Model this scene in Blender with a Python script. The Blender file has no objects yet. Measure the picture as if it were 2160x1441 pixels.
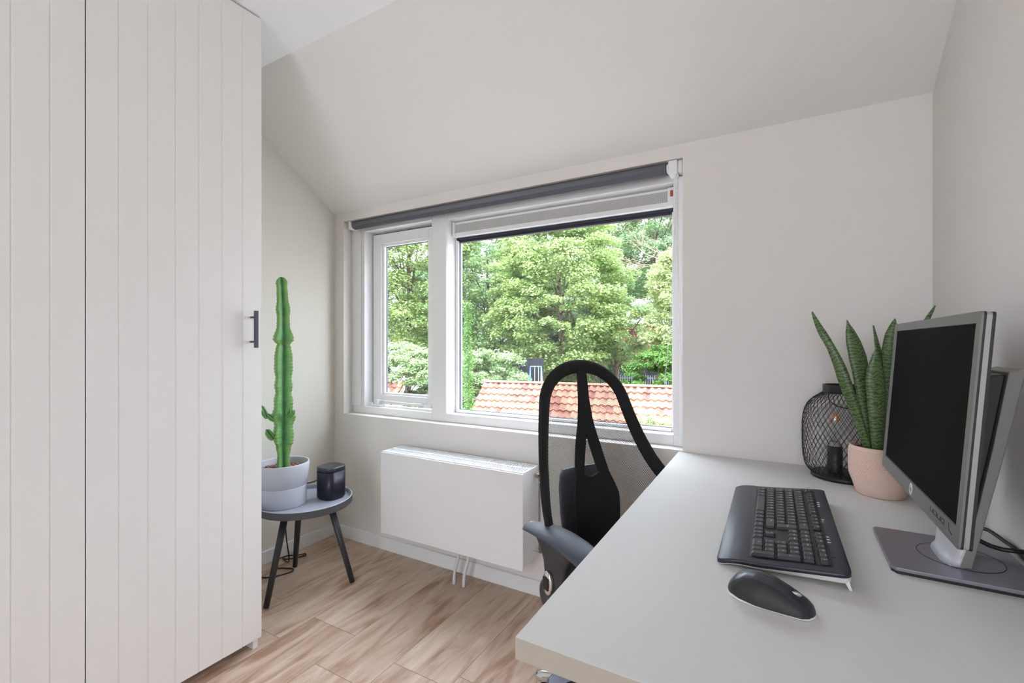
import bpy, bmesh, math, random
from math import sin, cos, pi, radians
from mathutils import Vector, Matrix
random.seed(7)
scene = bpy.context.scene
COL = scene.collection

# ------------------------------------------------------------------ camera, world, lights, exposure
cam_d = bpy.data.cameras.new('camera'); cam = bpy.data.objects.new('camera', cam_d); COL.objects.link(cam)
cam.location = (0, 0, 1.2); cam.rotation_euler = (pi / 2, 0, radians(29.6629))
cam_d.sensor_width = 36; cam_d.lens = 970.743 * 36 / 2160; cam_d.shift_y = 3.947 / 2160
cam_d.clip_start = 0.02; cam_d.clip_end = 300
scene.camera = cam
scene.view_settings.view_transform = 'Standard'; scene.view_settings.look = 'None'
scene.view_settings.gamma = 1; scene.view_settings.exposure = 0.08
scene.view_settings.use_curve_mapping = False

world = bpy.data.worlds.new('overcast_sky'); scene.world = world; world.use_nodes = True
wn = world.node_tree.nodes; bg = wn['Background']
wl_ = world.node_tree.links
# overcast sky: the zenith is about three times as bright as the horizon
tcw = wn.new('ShaderNodeTexCoord'); spw = wn.new('ShaderNodeSeparateXYZ'); mrw = wn.new('ShaderNodeMapRange')
mrw.inputs[1].default_value = 0.0; mrw.inputs[2].default_value = 1.0; mrw.inputs[3].default_value = 4.2; mrw.inputs[4].default_value = 15.5
wl_.new(tcw.outputs['Generated'], spw.inputs[0]); wl_.new(spw.outputs[2], mrw.inputs[0]); wl_.new(mrw.outputs[0], bg.inputs[1])
bg.inputs[0].default_value = (0.86, 0.92, 1.05, 1)

def area(name, loc, rot, sx, sy, power, col):
    d = bpy.data.lights.new(name, 'AREA'); d.shape = 'RECTANGLE'; d.size = sx; d.size_y = sy
    d.energy = power; d.color = col
    o = bpy.data.objects.new(name, d); COL.objects.link(o); o.location = loc; o.rotation_euler = rot
    return o
sun_d = bpy.data.lights.new('hazy_sun', 'SUN'); sun_d.energy = 1.5; sun_d.angle = radians(25); sun_d.color = (1, 0.96, 0.88)
sun = bpy.data.objects.new('hazy_sun', sun_d); COL.objects.link(sun)
sun.rotation_euler = Vector((0.35, 0.62, -0.7)).to_track_quat('-Z', 'Y').to_euler()
# added area light: assumed daylight from an unseen rear window behind the camera
area('assumed_rear_daylight', (-0.05, -2.3, 1.45), (radians(90), 0, radians(12)), 0.9, 1.7, 22, (0.90, 0.95, 1.0))

# ------------------------------------------------------------------ materials
MATS = {}
def s2l(c):
    return tuple(((x / 12.92) if x <= 0.04045 else ((x + 0.055) / 1.055) ** 2.4) for x in c)
def mat(name, rgb, rough=0.5, metal=0.0, noise=0.03, scale=20, bump=0.0, bscale=200, spec=0.5, coat=0.0, trans=0.0, lin=False):
    if name in MATS: return MATS[name]
    m = bpy.data.materials.new(name); m.use_nodes = True; MATS[name] = m
    nt = m.node_tree; b = nt.nodes['Principled BSDF']
    c = rgb if lin else s2l([v / 255 for v in rgb])
    tc = nt.nodes.new('ShaderNodeTexCoord')
    nz = nt.nodes.new('ShaderNodeTexNoise'); nz.inputs['Scale'].default_value = scale; nz.inputs['Detail'].default_value = 3
    nt.links.new(tc.outputs['Object'], nz.inputs['Vector'])
    mx = nt.nodes.new('ShaderNodeMix'); mx.data_type = 'RGBA'
    mx.inputs[6].default_value = (*[min(1, v * (1 - noise)) for v in c], 1)
    mx.inputs[7].default_value = (*[min(1, v * (1 + noise)) for v in c], 1)
    nt.links.new(nz.outputs['Fac'], mx.inputs[0]); nt.links.new(mx.outputs[2], b.inputs['Base Color'])
    b.inputs['Roughness'].default_value = rough; b.inputs['Metallic'].default_value = metal
    b.inputs['Specular IOR Level'].default_value = spec
    b.inputs['Coat Weight'].default_value = coat
    b.inputs['Transmission Weight'].default_value = trans
    if bump:
        n2 = nt.nodes.new('ShaderNodeTexNoise'); n2.inputs['Scale'].default_value = bscale
        nt.links.new(tc.outputs['Object'], n2.inputs['Vector'])
        bp = nt.nodes.new('ShaderNodeBump'); bp.inputs['Strength'].default_value = bump; bp.inputs['Distance'].default_value = 0.002
        nt.links.new(n2.outputs['Fac'], bp.inputs['Height']); nt.links.new(bp.outputs['Normal'], b.inputs['Normal'])
    return m

M_wall = mat('wall_paint', (227, 222, 217), 0.75, noise=0.01, bump=0.12, bscale=120)
M_wallL = mat('wall_paint_beige', (224, 219, 208), 0.8, noise=0.01, bump=0.12, bscale=120)
M_ceil = mat('ceiling_paint', (233, 233, 235), 0.85, noise=0.01, bump=0.1, bscale=90)
M_slope = mat('slope_paint', (228, 226, 222), 0.8, noise=0.01, bump=0.1, bscale=90)
M_trim = mat('white_gloss_paint', (238, 238, 238), 0.28, noise=0.01)
M_frame = mat('window_frame_paint', (236, 235, 235), 0.25, noise=0.01)
M_ward = mat('wardrobe_lacquer', (229, 226, 222), 0.42, noise=0.008)
M_black = mat('black_plastic', (27, 28, 33), 0.35, noise=0.1)
M_blackm = mat('matt_black_metal', (22, 22, 24), 0.45, noise=0.1)
M_desk = mat('desk_laminate', (213, 211, 208), 0.55, noise=0.008, spec=0.3)
M_edge = mat('shaded_desk_edge_band', (170, 163, 150), 0.5, noise=0.01)  # edge band, darkened so its colour carries the weaker light on the sides
M_rad = mat('radiator_enamel', (233, 232, 231), 0.25, noise=0.006)
M_chrome = mat('chrome', (215, 216, 220), 0.08, 1.0, noise=0.02)
M_brass = mat('nickel_valve', (170, 160, 148), 0.25, 1.0, noise=0.05)
M_silver = mat('silver_plastic', (158, 156, 153), 0.4, 0.3, noise=0.02)
M_bezel = mat('monitor_bezel', (114, 116, 113), 0.42, 0.3, noise=0.02)
M_base = mat('brushed_base', (146, 142, 152), 0.33, 0.6, noise=0.04, scale=60)
M_screen = mat('screen_glass', (9, 9, 10), 0.5, noise=0.0, spec=0.02)
M_greyt = mat('grey_table_glare', (162, 165, 177), 0.38, noise=0.02)  # glare on the tray top is lightened into this grey
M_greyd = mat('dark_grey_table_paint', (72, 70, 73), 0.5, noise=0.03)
M_leg = mat('dark_leg_paint', (52, 51, 56), 0.45, noise=0.05)
M_gpot = mat('grey_pot', (196, 198, 208), 0.65, noise=0.02, bump=0.1)
M_ppot = mat('pink_pot', (224, 193, 178), 0.6, noise=0.02)
M_soil = mat('potting_soil', (62, 44, 36), 0.95, noise=0.6, scale=90, bump=1.0, bscale=150)
M_peb = mat('terracotta_pebble', (190, 128, 104), 0.8, noise=0.3, scale=60)
M_blind = mat('blind_fabric', (114, 114, 122), 0.75, noise=0.03, bump=0.3, bscale=900)
M_blindb = mat('blind_bar', (88, 89, 98), 0.5, noise=0.02)
M_white = mat('white_plastic', (238, 238, 238), 0.35, noise=0.01)
M_wgrey = mat('white_grey_plastic', (222, 222, 218), 0.4, noise=0.01)
M_mark = mat('print_white', (225, 226, 230), 0.5, noise=0.0)
M_markd = mat('print_dark', (48, 50, 54), 0.5, noise=0.0)
M_red = mat('red_plastic', (190, 60, 45), 0.4, noise=0.02)
M_rubber = mat('rubber_seal', (40, 44, 58), 0.6, noise=0.05)
M_seal = mat('grey_seal', (104, 107, 116), 0.5, noise=0.03)
M_fabric = mat('black_fabric', (20, 19, 21), 0.9, noise=0.2, scale=400, bump=0.4, bscale=1200)
M_arm = mat('armrest_rubber', (66, 70, 82), 0.5, noise=0.05)
M_armp = mat('armrest_plastic', (52, 51, 53), 0.42, noise=0.05)
M_key = mat('key_plastic', (33, 35, 42), 0.3, noise=0.05)
M_kb = mat('keyboard_plastic', (38, 41, 53), 0.4, noise=0.05, bump=0.05, bscale=1500)
M_mouse = mat('mouse_gloss', (52, 54, 62), 0.3, noise=0.05)
M_moused = mat('mouse_grip', (40, 40, 41), 0.6, noise=0.05)
M_pipe = mat('white_pipe', (222, 223, 224), 0.3, noise=0.01)
M_amber = mat('amber_filament', (235, 130, 60), 0.5, noise=0.02)
M_cable = mat('black_cable', (16, 16, 17), 0.5, noise=0.1)
M_concrete = mat('grey_cladding', (150, 150, 150), 0.9, noise=0.1)
M_dark = mat('dark_boards', (30, 33, 40), 0.9, noise=0.15, scale=3)
M_fence = mat('grey_fence_slats', (104, 112, 120), 0.8, noise=0.1, scale=3)
M_brick = mat('pale_brick', (190, 160, 145), 0.9, noise=0.1, scale=4)
M_blue = mat('blue_steel', (46, 86, 150), 0.5, noise=0.03)
M_cyan = mat('pale_teal_steel', (104, 138, 142), 0.5, noise=0.03)
M_bark = mat('bark', (98, 84, 72), 0.95, noise=0.3, scale=6)
M_twig = mat('bare_twig', (176, 160, 136), 0.9, noise=0.2, scale=6)
M_bounce = mat('bounce_ground_grey', (160, 154, 146), 0.95, noise=0.3, scale=3)  # mostly unseen ground, made pale grey to bounce neutral light onto the ceiling
M_flower = mat('elder_flower', (236, 238, 226), 0.9, noise=0.05)

def one_sided(nt, fres, ior):
    # a thin pane has no total internal reflection: use the same index from either side
    g = nt.nodes.new('ShaderNodeNewGeometry'); r = nt.nodes.new('ShaderNodeMapRange')
    r.inputs[3].default_value = ior; r.inputs[4].default_value = 1 / ior
    nt.links.new(g.outputs['Backfacing'], r.inputs[0]); nt.links.new(r.outputs[0], fres.inputs[0])
def pane_mat():
    m = bpy.data.materials.new('window_glass'); m.use_nodes = True
    nt = m.node_tree; nt.nodes.clear()
    out = nt.nodes.new('ShaderNodeOutputMaterial'); t = nt.nodes.new('ShaderNodeBsdfTransparent'); g = nt.nodes.new('ShaderNodeBsdfGlossy')
    t.inputs[0].default_value = (0.96, 0.98, 0.975, 1); g.inputs['Roughness'].default_value = 0.02
    lw = nt.nodes.new('ShaderNodeFresnel'); one_sided(nt, lw, 1.5)
    mx = nt.nodes.new('ShaderNodeMixShader')
    nt.links.new(lw.outputs[0], mx.inputs[0]); nt.links.new(t.outputs[0], mx.inputs[1]); nt.links.new(g.outputs[0], mx.inputs[2])
    nt.links.new(mx.outputs[0], out.inputs[0]); return m
M_glass = pane_mat()
def bulb_mat():
    m = bpy.data.materials.new('bulb_glass'); m.use_nodes = True
    nt = m.node_tree; nt.nodes.clear()
    out = nt.nodes.new('ShaderNodeOutputMaterial'); t = nt.nodes.new('ShaderNodeBsdfTransparent'); g = nt.nodes.new('ShaderNodeBsdfGlossy')
    t.inputs[0].default_value = (0.95, 0.95, 0.95, 1); g.inputs['Roughness'].default_value = 0.05
    lw = nt.nodes.new('ShaderNodeFresnel'); one_sided(nt, lw, 1.6)
    mx = nt.nodes.new('ShaderNodeMixShader')
    nt.links.new(lw.outputs[0], mx.inputs[0]); nt.links.new(t.outputs[0], mx.inputs[1]); nt.links.new(g.outputs[0], mx.inputs[2])
    nt.links.new(mx.outputs[0], out.inputs[0]); return m
M_bulb = bulb_mat()

def mathn(nt, op, a, b=None, c=None):
    n = nt.nodes.new('ShaderNodeMath'); n.operation = op
    for i, v in enumerate((a, b, c)):
        if v is None: continue
        if isinstance(v, (int, float)): n.inputs[i].default_value = v
        else: nt.links.new(v, n.inputs[i])
    return n.outputs[0]

def mesh_fabric():
    # knitted net: staggered holes laid out in the cloth's own UV metres
    m = bpy.data.materials.new('chair_net'); m.use_nodes = True
    nt = m.node_tree; b = nt.nodes['Principled BSDF']; b.inputs['Base Color'].default_value = (0.02, 0.02, 0.022, 1); b.inputs['Roughness'].default_value = 0.7
    out = nt.nodes['Material Output']
    uv = nt.nodes.new('ShaderNodeUVMap'); sp = nt.nodes.new('ShaderNodeSeparateXYZ'); nt.links.new(uv.outputs[0], sp.inputs[0])
    P = 0.0060
    def dist(ox, oy):
        fx = mathn(nt, 'SUBTRACT', mathn(nt, 'FRACT', mathn(nt, 'MULTIPLY_ADD', sp.outputs[0], 1 / P, ox)), 0.5)
        fy = mathn(nt, 'SUBTRACT', mathn(nt, 'FRACT', mathn(nt, 'MULTIPLY_ADD', sp.outputs[1], 1 / (P * 1.15), oy)), 0.5)
        return mathn(nt, 'SQRT', mathn(nt, 'ADD', mathn(nt, 'MULTIPLY', fx, fx), mathn(nt, 'MULTIPLY', fy, fy)))
    d = mathn(nt, 'MINIMUM', dist(0, 0), dist(0.5, 0.5))
    hole = mathn(nt, 'LESS_THAN', d, 0.30)
    tr = nt.nodes.new('ShaderNodeBsdfTransparent'); mx = nt.nodes.new('ShaderNodeMixShader')
    nt.links.new(hole, mx.inputs[0]); nt.links.new(b.outputs[0], mx.inputs[1]); nt.links.new(tr.outputs[0], mx.inputs[2])
    nt.links.new(mx.outputs[0], out.inputs[0]); return m
M_net = mesh_fabric()

def perf_mat():
    m = bpy.data.materials.new('perforated_vent'); m.use_nodes = True
    nt = m.node_tree; b = nt.nodes['Principled BSDF']; b.inputs['Roughness'].default_value = 0.4
    tc = nt.nodes.new('ShaderNodeTexCoord'); sp = nt.nodes.new('ShaderNodeSeparateXYZ'); nt.links.new(tc.outputs['Object'], sp.inputs[0])
    P = 0.0078
    def dist(o):
        fx = mathn(nt, 'SUBTRACT', mathn(nt, 'FRACT', mathn(nt, 'MULTIPLY_ADD', sp.outputs[0], 1 / P, o)), 0.5)
        fy = mathn(nt, 'SUBTRACT', mathn(nt, 'FRACT', mathn(nt, 'MULTIPLY_ADD', sp.outputs[2], 1 / P, o)), 0.5)
        return mathn(nt, 'SQRT', mathn(nt, 'ADD', mathn(nt, 'MULTIPLY', fx, fx), mathn(nt, 'MULTIPLY', fy, fy)))
    hole = mathn(nt, 'LESS_THAN', mathn(nt, 'MINIMUM', dist(0), dist(0.5)), 0.25)
    mx = nt.nodes.new('ShaderNodeMix'); mx.data_type = 'RGBA'; mx.inputs[6].default_value = (0.78, 0.77, 0.76, 1); mx.inputs[7].default_value = (0.05, 0.05, 0.05, 1)
    nt.links.new(hole, mx.inputs[0]); nt.links.new(mx.outputs[2], b.inputs['Base Color']); return m
M_perf = perf_mat()

def floor_mat():
    m = bpy.data.materials.new('oak_laminate'); m.use_nodes = True
    nt = m.node_tree; b = nt.nodes['Principled BSDF']; L = nt.links.new
    tc = nt.nodes.new('ShaderNodeTexCoord'); sp = nt.nodes.new('ShaderNodeSeparateXYZ'); L(tc.outputs['Object'], sp.inputs[0])
    W = 0.2545; LEN = 1.37
    u = mathn(nt, 'MULTIPLY_ADD', sp.outputs[0], 1 / W, 0.985 / W + 20)
    iu = mathn(nt, 'FLOOR', u)
    wn_ = nt.nodes.new('ShaderNodeTexWhiteNoise'); wn_.noise_dimensions = '1D'; L(iu, wn_.inputs['W'])
    off = mathn(nt, 'MULTIPLY', wn_.outputs[0], 7.31)
    v = mathn(nt, 'ADD', mathn(nt, 'MULTIPLY', sp.outputs[1], 1 / LEN), off); iv = mathn(nt, 'FLOOR', v)
    fu = mathn(nt, 'FRACT', u); fv = mathn(nt, 'FRACT', v)
    eu = mathn(nt, 'MULTIPLY', mathn(nt, 'MINIMUM', fu, mathn(nt, 'SUBTRACT', 1, fu)), W)
    ev = mathn(nt, 'MULTIPLY', mathn(nt, 'MINIMUM', fv, mathn(nt, 'SUBTRACT', 1, fv)), LEN)
    gap = mathn(nt, 'LESS_THAN', mathn(nt, 'MINIMUM', eu, ev), 0.0011)
    w2 = nt.nodes.new('ShaderNodeTexWhiteNoise'); w2.noise_dimensions = '2D'
    cb = nt.nodes.new('ShaderNodeCombineXYZ'); L(iu, cb.inputs[0]); L(iv, cb.inputs[1]); L(cb.outputs[0], w2.inputs['Vector'])
    # grain: stretched noise shifted for every plank
    cv = nt.nodes.new('ShaderNodeCombineXYZ')
    L(mathn(nt, 'MULTIPLY', sp.outputs[0], 6), cv.inputs[0]); L(mathn(nt, 'MULTIPLY', sp.outputs[1], 1.1), cv.inputs[1]); L(mathn(nt, 'MULTIPLY', w2.outputs[0], 40), cv.inputs[2])
    n1 = nt.nodes.new('ShaderNodeTexNoise'); n1.inputs['Scale'].default_value = 2.4; n1.inputs['Detail'].default_value = 5; n1.inputs['Distortion'].default_value = 1.2; L(cv.outputs[0], n1.inputs['Vector'])
    cv2 = nt.nodes.new('ShaderNodeCombineXYZ')
    L(mathn(nt, 'MULTIPLY', sp.outputs[0], 60), cv2.inputs[0]); L(mathn(nt, 'MULTIPLY', sp.outputs[1], 3), cv2.inputs[1]); L(mathn(nt, 'MULTIPLY', w2.outputs[0], 40), cv2.inputs[2])
    n2 = nt.nodes.new('ShaderNodeTexNoise'); n2.inputs['Scale'].default_value = 3; n2.inputs['Detail'].default_value = 3; L(cv2.outputs[0], n2.inputs['Vector'])
    # knots
    vo = nt.nodes.new('ShaderNodeTexVoronoi'); vo.inputs['Scale'].default_value = 1.0
    cv3 = nt.nodes.new('ShaderNodeCombineXYZ')
    L(mathn(nt, 'MULTIPLY', sp.outputs[0], 5.0), cv3.inputs[0]); L(mathn(nt, 'MULTIPLY', sp.outputs[1], 2.6), cv3.inputs[1]); L(mathn(nt, 'MULTIPLY', w2.outputs[0], 9), cv3.inputs[2])
    L(cv3.outputs[0], vo.inputs['Vector'])
    kn = nt.nodes.new('ShaderNodeMapRange'); kn.inputs[1].default_value = 0.05; kn.inputs[2].default_value = 0.26; kn.inputs[3].default_value = 1; kn.inputs[4].default_value = 0
    L(vo.outputs['Distance'], kn.inputs[0])
    r = nt.nodes.new('ShaderNodeValToRGB'); r.color_ramp.elements[0].position = 0.33; r.color_ramp.elements[0].color = (*s2l((0.63, 0.495, 0.405)), 1)
    r.color_ramp.elements[1].position = 0.68; r.color_ramp.elements[1].color = (*s2l((0.84, 0.755, 0.68)), 1)
    e = r.color_ramp.elements.new(0.5); e.color = (*s2l((0.765, 0.665, 0.58)), 1)
    f1 = mathn(nt, 'ADD', mathn(nt, 'MULTIPLY', n1.outputs['Fac'], 0.8), mathn(nt, 'MULTIPLY', n2.outputs['Fac'], 0.2))
    f2 = mathn(nt, 'ADD', f1, mathn(nt, 'MULTIPLY', mathn(nt, 'SUBTRACT', w2.outputs[0], 0.5), 0.10))
    L(mathn(nt, 'SUBTRACT', f2, mathn(nt, 'MULTIPLY', kn.outputs[0], 0.20)), r.inputs[0])
    mx = nt.nodes.new('ShaderNodeMix'); mx.data_type = 'RGBA'; mx.inputs[7].default_value = (*s2l((0.40, 0.29, 0.22)), 1)
    L(mathn(nt, 'MULTIPLY', gap, 0.8), mx.inputs[0]); L(r.outputs[0], mx.inputs[6])
    L(mx.outputs[2], b.inputs['Base Color']); b.inputs['Roughness'].default_value = 0.42
    bp = nt.nodes.new('ShaderNodeBump'); bp.inputs['Strength'].default_value = 0.15; bp.inputs['Distance'].default_value = 0.001
    L(n2.outputs['Fac'], bp.inputs['Height']); L(bp.outputs[0], b.inputs['Normal'])
    return m
M_floor = floor_mat()

def leaf_mat(name, c1, c2, scale=1.5, rough=0.55, spread=0.5):
    m = bpy.data.materials.new(name); m.use_nodes = True
    nt = m.node_tree; b = nt.nodes['Principled BSDF']; L = nt.links.new
    g = nt.nodes.new('ShaderNodeNewGeometry'); tc = nt.nodes.new('ShaderNodeTexCoord')
    nz = nt.nodes.new('ShaderNodeTexNoise'); nz.inputs['Scale'].default_value = scale; L(tc.outputs['Object'], nz.inputs['Vector'])
    f = mathn(nt, 'ADD', mathn(nt, 'MULTIPLY', g.outputs['Random Per Island'], spread), mathn(nt, 'MULTIPLY', nz.outputs['Fac'], 1 - spread))
    r = nt.nodes.new('ShaderNodeValToRGB'); r.color_ramp.elements[0].position = 0.25; r.color_ramp.elements[0].color = (*s2l([v / 255 for v in c1]), 1)
    r.color_ramp.elements[1].position = 0.75; r.color_ramp.elements[1].color = (*s2l([v / 255 for v in c2]), 1)
    L(f, r.inputs[0]); L(r.outputs[0], b.inputs['Base Color']); b.inputs['Roughness'].default_value = rough
    out = nt.nodes['Material Output']
    tl = nt.nodes.new('ShaderNodeBsdfTranslucent'); L(r.outputs[0], tl.inputs[0])
    mx = nt.nodes.new('ShaderNodeMixShader'); mx.inputs[0].default_value = 0.4
    L(b.outputs[0], mx.inputs[1]); L(tl.outputs[0], mx.inputs[2]); L(mx.outputs[0], out.inputs[0])
    return m
M_lime = leaf_mat('lime_leaves', (112, 142, 80), (184, 200, 130))
M_mid = leaf_mat('mid_green_leaves', (122, 150, 104), (178, 196, 138))
M_deep = leaf_mat('deep_green_leaves', (88, 124, 80), (142, 170, 118))
M_pale = leaf_mat('pale_green_leaves', (150, 172, 112), (200, 208, 150))
M_bright = leaf_mat('bright_green_leaves', (66, 112, 44), (114, 156, 68))
M_elder = leaf_mat('elder_leaves', (120, 150, 100), (172, 190, 136))

def snake_mat():
    m = bpy.data.materials.new('banded_leaf'); m.use_nodes = True
    nt = m.node_tree; b = nt.nodes['Principled BSDF']; L = nt.links.new
    uv = nt.nodes.new('ShaderNodeUVMap'); sp = nt.nodes.new('ShaderNodeSeparateXYZ'); L(uv.outputs[0], sp.inputs[0])
    tc = nt.nodes.new('ShaderNodeTexCoord')
    nz = nt.nodes.new('ShaderNodeTexNoise'); nz.inputs['Scale'].default_value = 60; nz.inputs['Detail'].default_value = 4; L(tc.outputs['Object'], nz.inputs['Vector'])
    w = mathn(nt, 'SINE', mathn(nt, 'ADD', mathn(nt, 'MULTIPLY', sp.outputs[1], 620), mathn(nt, 'MULTIPLY', nz.outputs['Fac'], 20)))
    r = nt.nodes.new('ShaderNodeValToRGB'); r.color_ramp.elements[0].position = 0.08; r.color_ramp.elements[0].color = (*s2l((0.19, 0.28, 0.17)), 1)
    r.color_ramp.elements[1].position = 0.55; r.color_ramp.elements[1].color = (*s2l((0.37, 0.46, 0.26)), 1)
    L(mathn(nt, 'MULTIPLY_ADD', w, 0.5, 0.5), r.inputs[0])
    L(r.outputs[0], b.inputs['Base Color']); b.inputs['Roughness'].default_value = 0.42; return m
M_snake = snake_mat()
M_snakel = mat('leaf_underside', (150, 172, 138), 0.5, noise=0.3, scale=60)
def cactus_mat():
    m = bpy.data.materials.new('euphorbia_skin'); m.use_nodes = True
    nt = m.node_tree; b = nt.nodes['Principled BSDF']; L = nt.links.new
    uv = nt.nodes.new('ShaderNodeUVMap'); sp = nt.nodes.new('ShaderNodeSeparateXYZ'); L(uv.outputs[0], sp.inputs[0])
    tc = nt.nodes.new('ShaderNodeTexCoord'); nz = nt.nodes.new('ShaderNodeTexNoise'); nz.inputs['Scale'].default_value = 30; L(tc.outputs['Object'], nz.inputs['Vector'])
    r = nt.nodes.new('ShaderNodeValToRGB'); r.color_ramp.elements[0].position = 0.0; r.color_ramp.elements[0].color = (*s2l((0.22, 0.42, 0.24)), 1)
    r.color_ramp.elements[1].position = 0.62; r.color_ramp.elements[1].color = (*s2l((0.52, 0.74, 0.42)), 1)
    e = r.color_ramp.elements.new(0.3); e.color = (*s2l((0.38, 0.62, 0.34)), 1)
    e = r.color_ramp.elements.new(0.97); e.color = (*s2l((0.50, 0.62, 0.36)), 1)
    L(mathn(nt, 'ADD', mathn(nt, 'MULTIPLY', sp.outputs[0], 0.85), mathn(nt, 'MULTIPLY', mathn(nt, 'SUBTRACT', nz.outputs['Fac'], 0.5), 0.35)), r.inputs[0])
    L(r.outputs[0], b.inputs['Base Color']); b.inputs['Roughness'].default_value = 0.38; return m
M_cactus = cactus_mat()
def tile_mat(name, c1, c2):
    m = bpy.data.materials.new(name); m.use_nodes = True
    nt = m.node_tree; b = nt.nodes['Principled BSDF']; L = nt.links.new
    uv = nt.nodes.new('ShaderNodeUVMap'); fl = nt.nodes.new('ShaderNodeVectorMath'); fl.operation = 'FLOOR'; L(uv.outputs[0], fl.inputs[0])
    w = nt.nodes.new('ShaderNodeTexWhiteNoise'); w.noise_dimensions = '2D'; L(fl.outputs[0], w.inputs['Vector'])
    tc = nt.nodes.new('ShaderNodeTexCoord'); nz = nt.nodes.new('ShaderNodeTexNoise'); nz.inputs['Scale'].default_value = 5; nz.inputs['Detail'].default_value = 5; L(tc.outputs['Object'], nz.inputs['Vector'])
    r = nt.nodes.new('ShaderNodeValToRGB'); r.color_ramp.elements[0].position = 0.3; r.color_ramp.elements[0].color = (*s2l([v / 255 for v in c1]), 1)
    r.color_ramp.elements[1].position = 0.7; r.color_ramp.elements[1].color = (*s2l([v / 255 for v in c2]), 1)
    L(mathn(nt, 'ADD', mathn(nt, 'MULTIPLY', w.outputs[0], 0.5), mathn(nt, 'MULTIPLY', nz.outputs['Fac'], 0.6)), r.inputs[0])
    L(r.outputs[0], b.inputs['Base Color']); b.inputs['Roughness'].default_value = 0.85; return m
M_tile = tile_mat('clay_roof_tiles', (108, 66, 56), (172, 118, 94))

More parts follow.
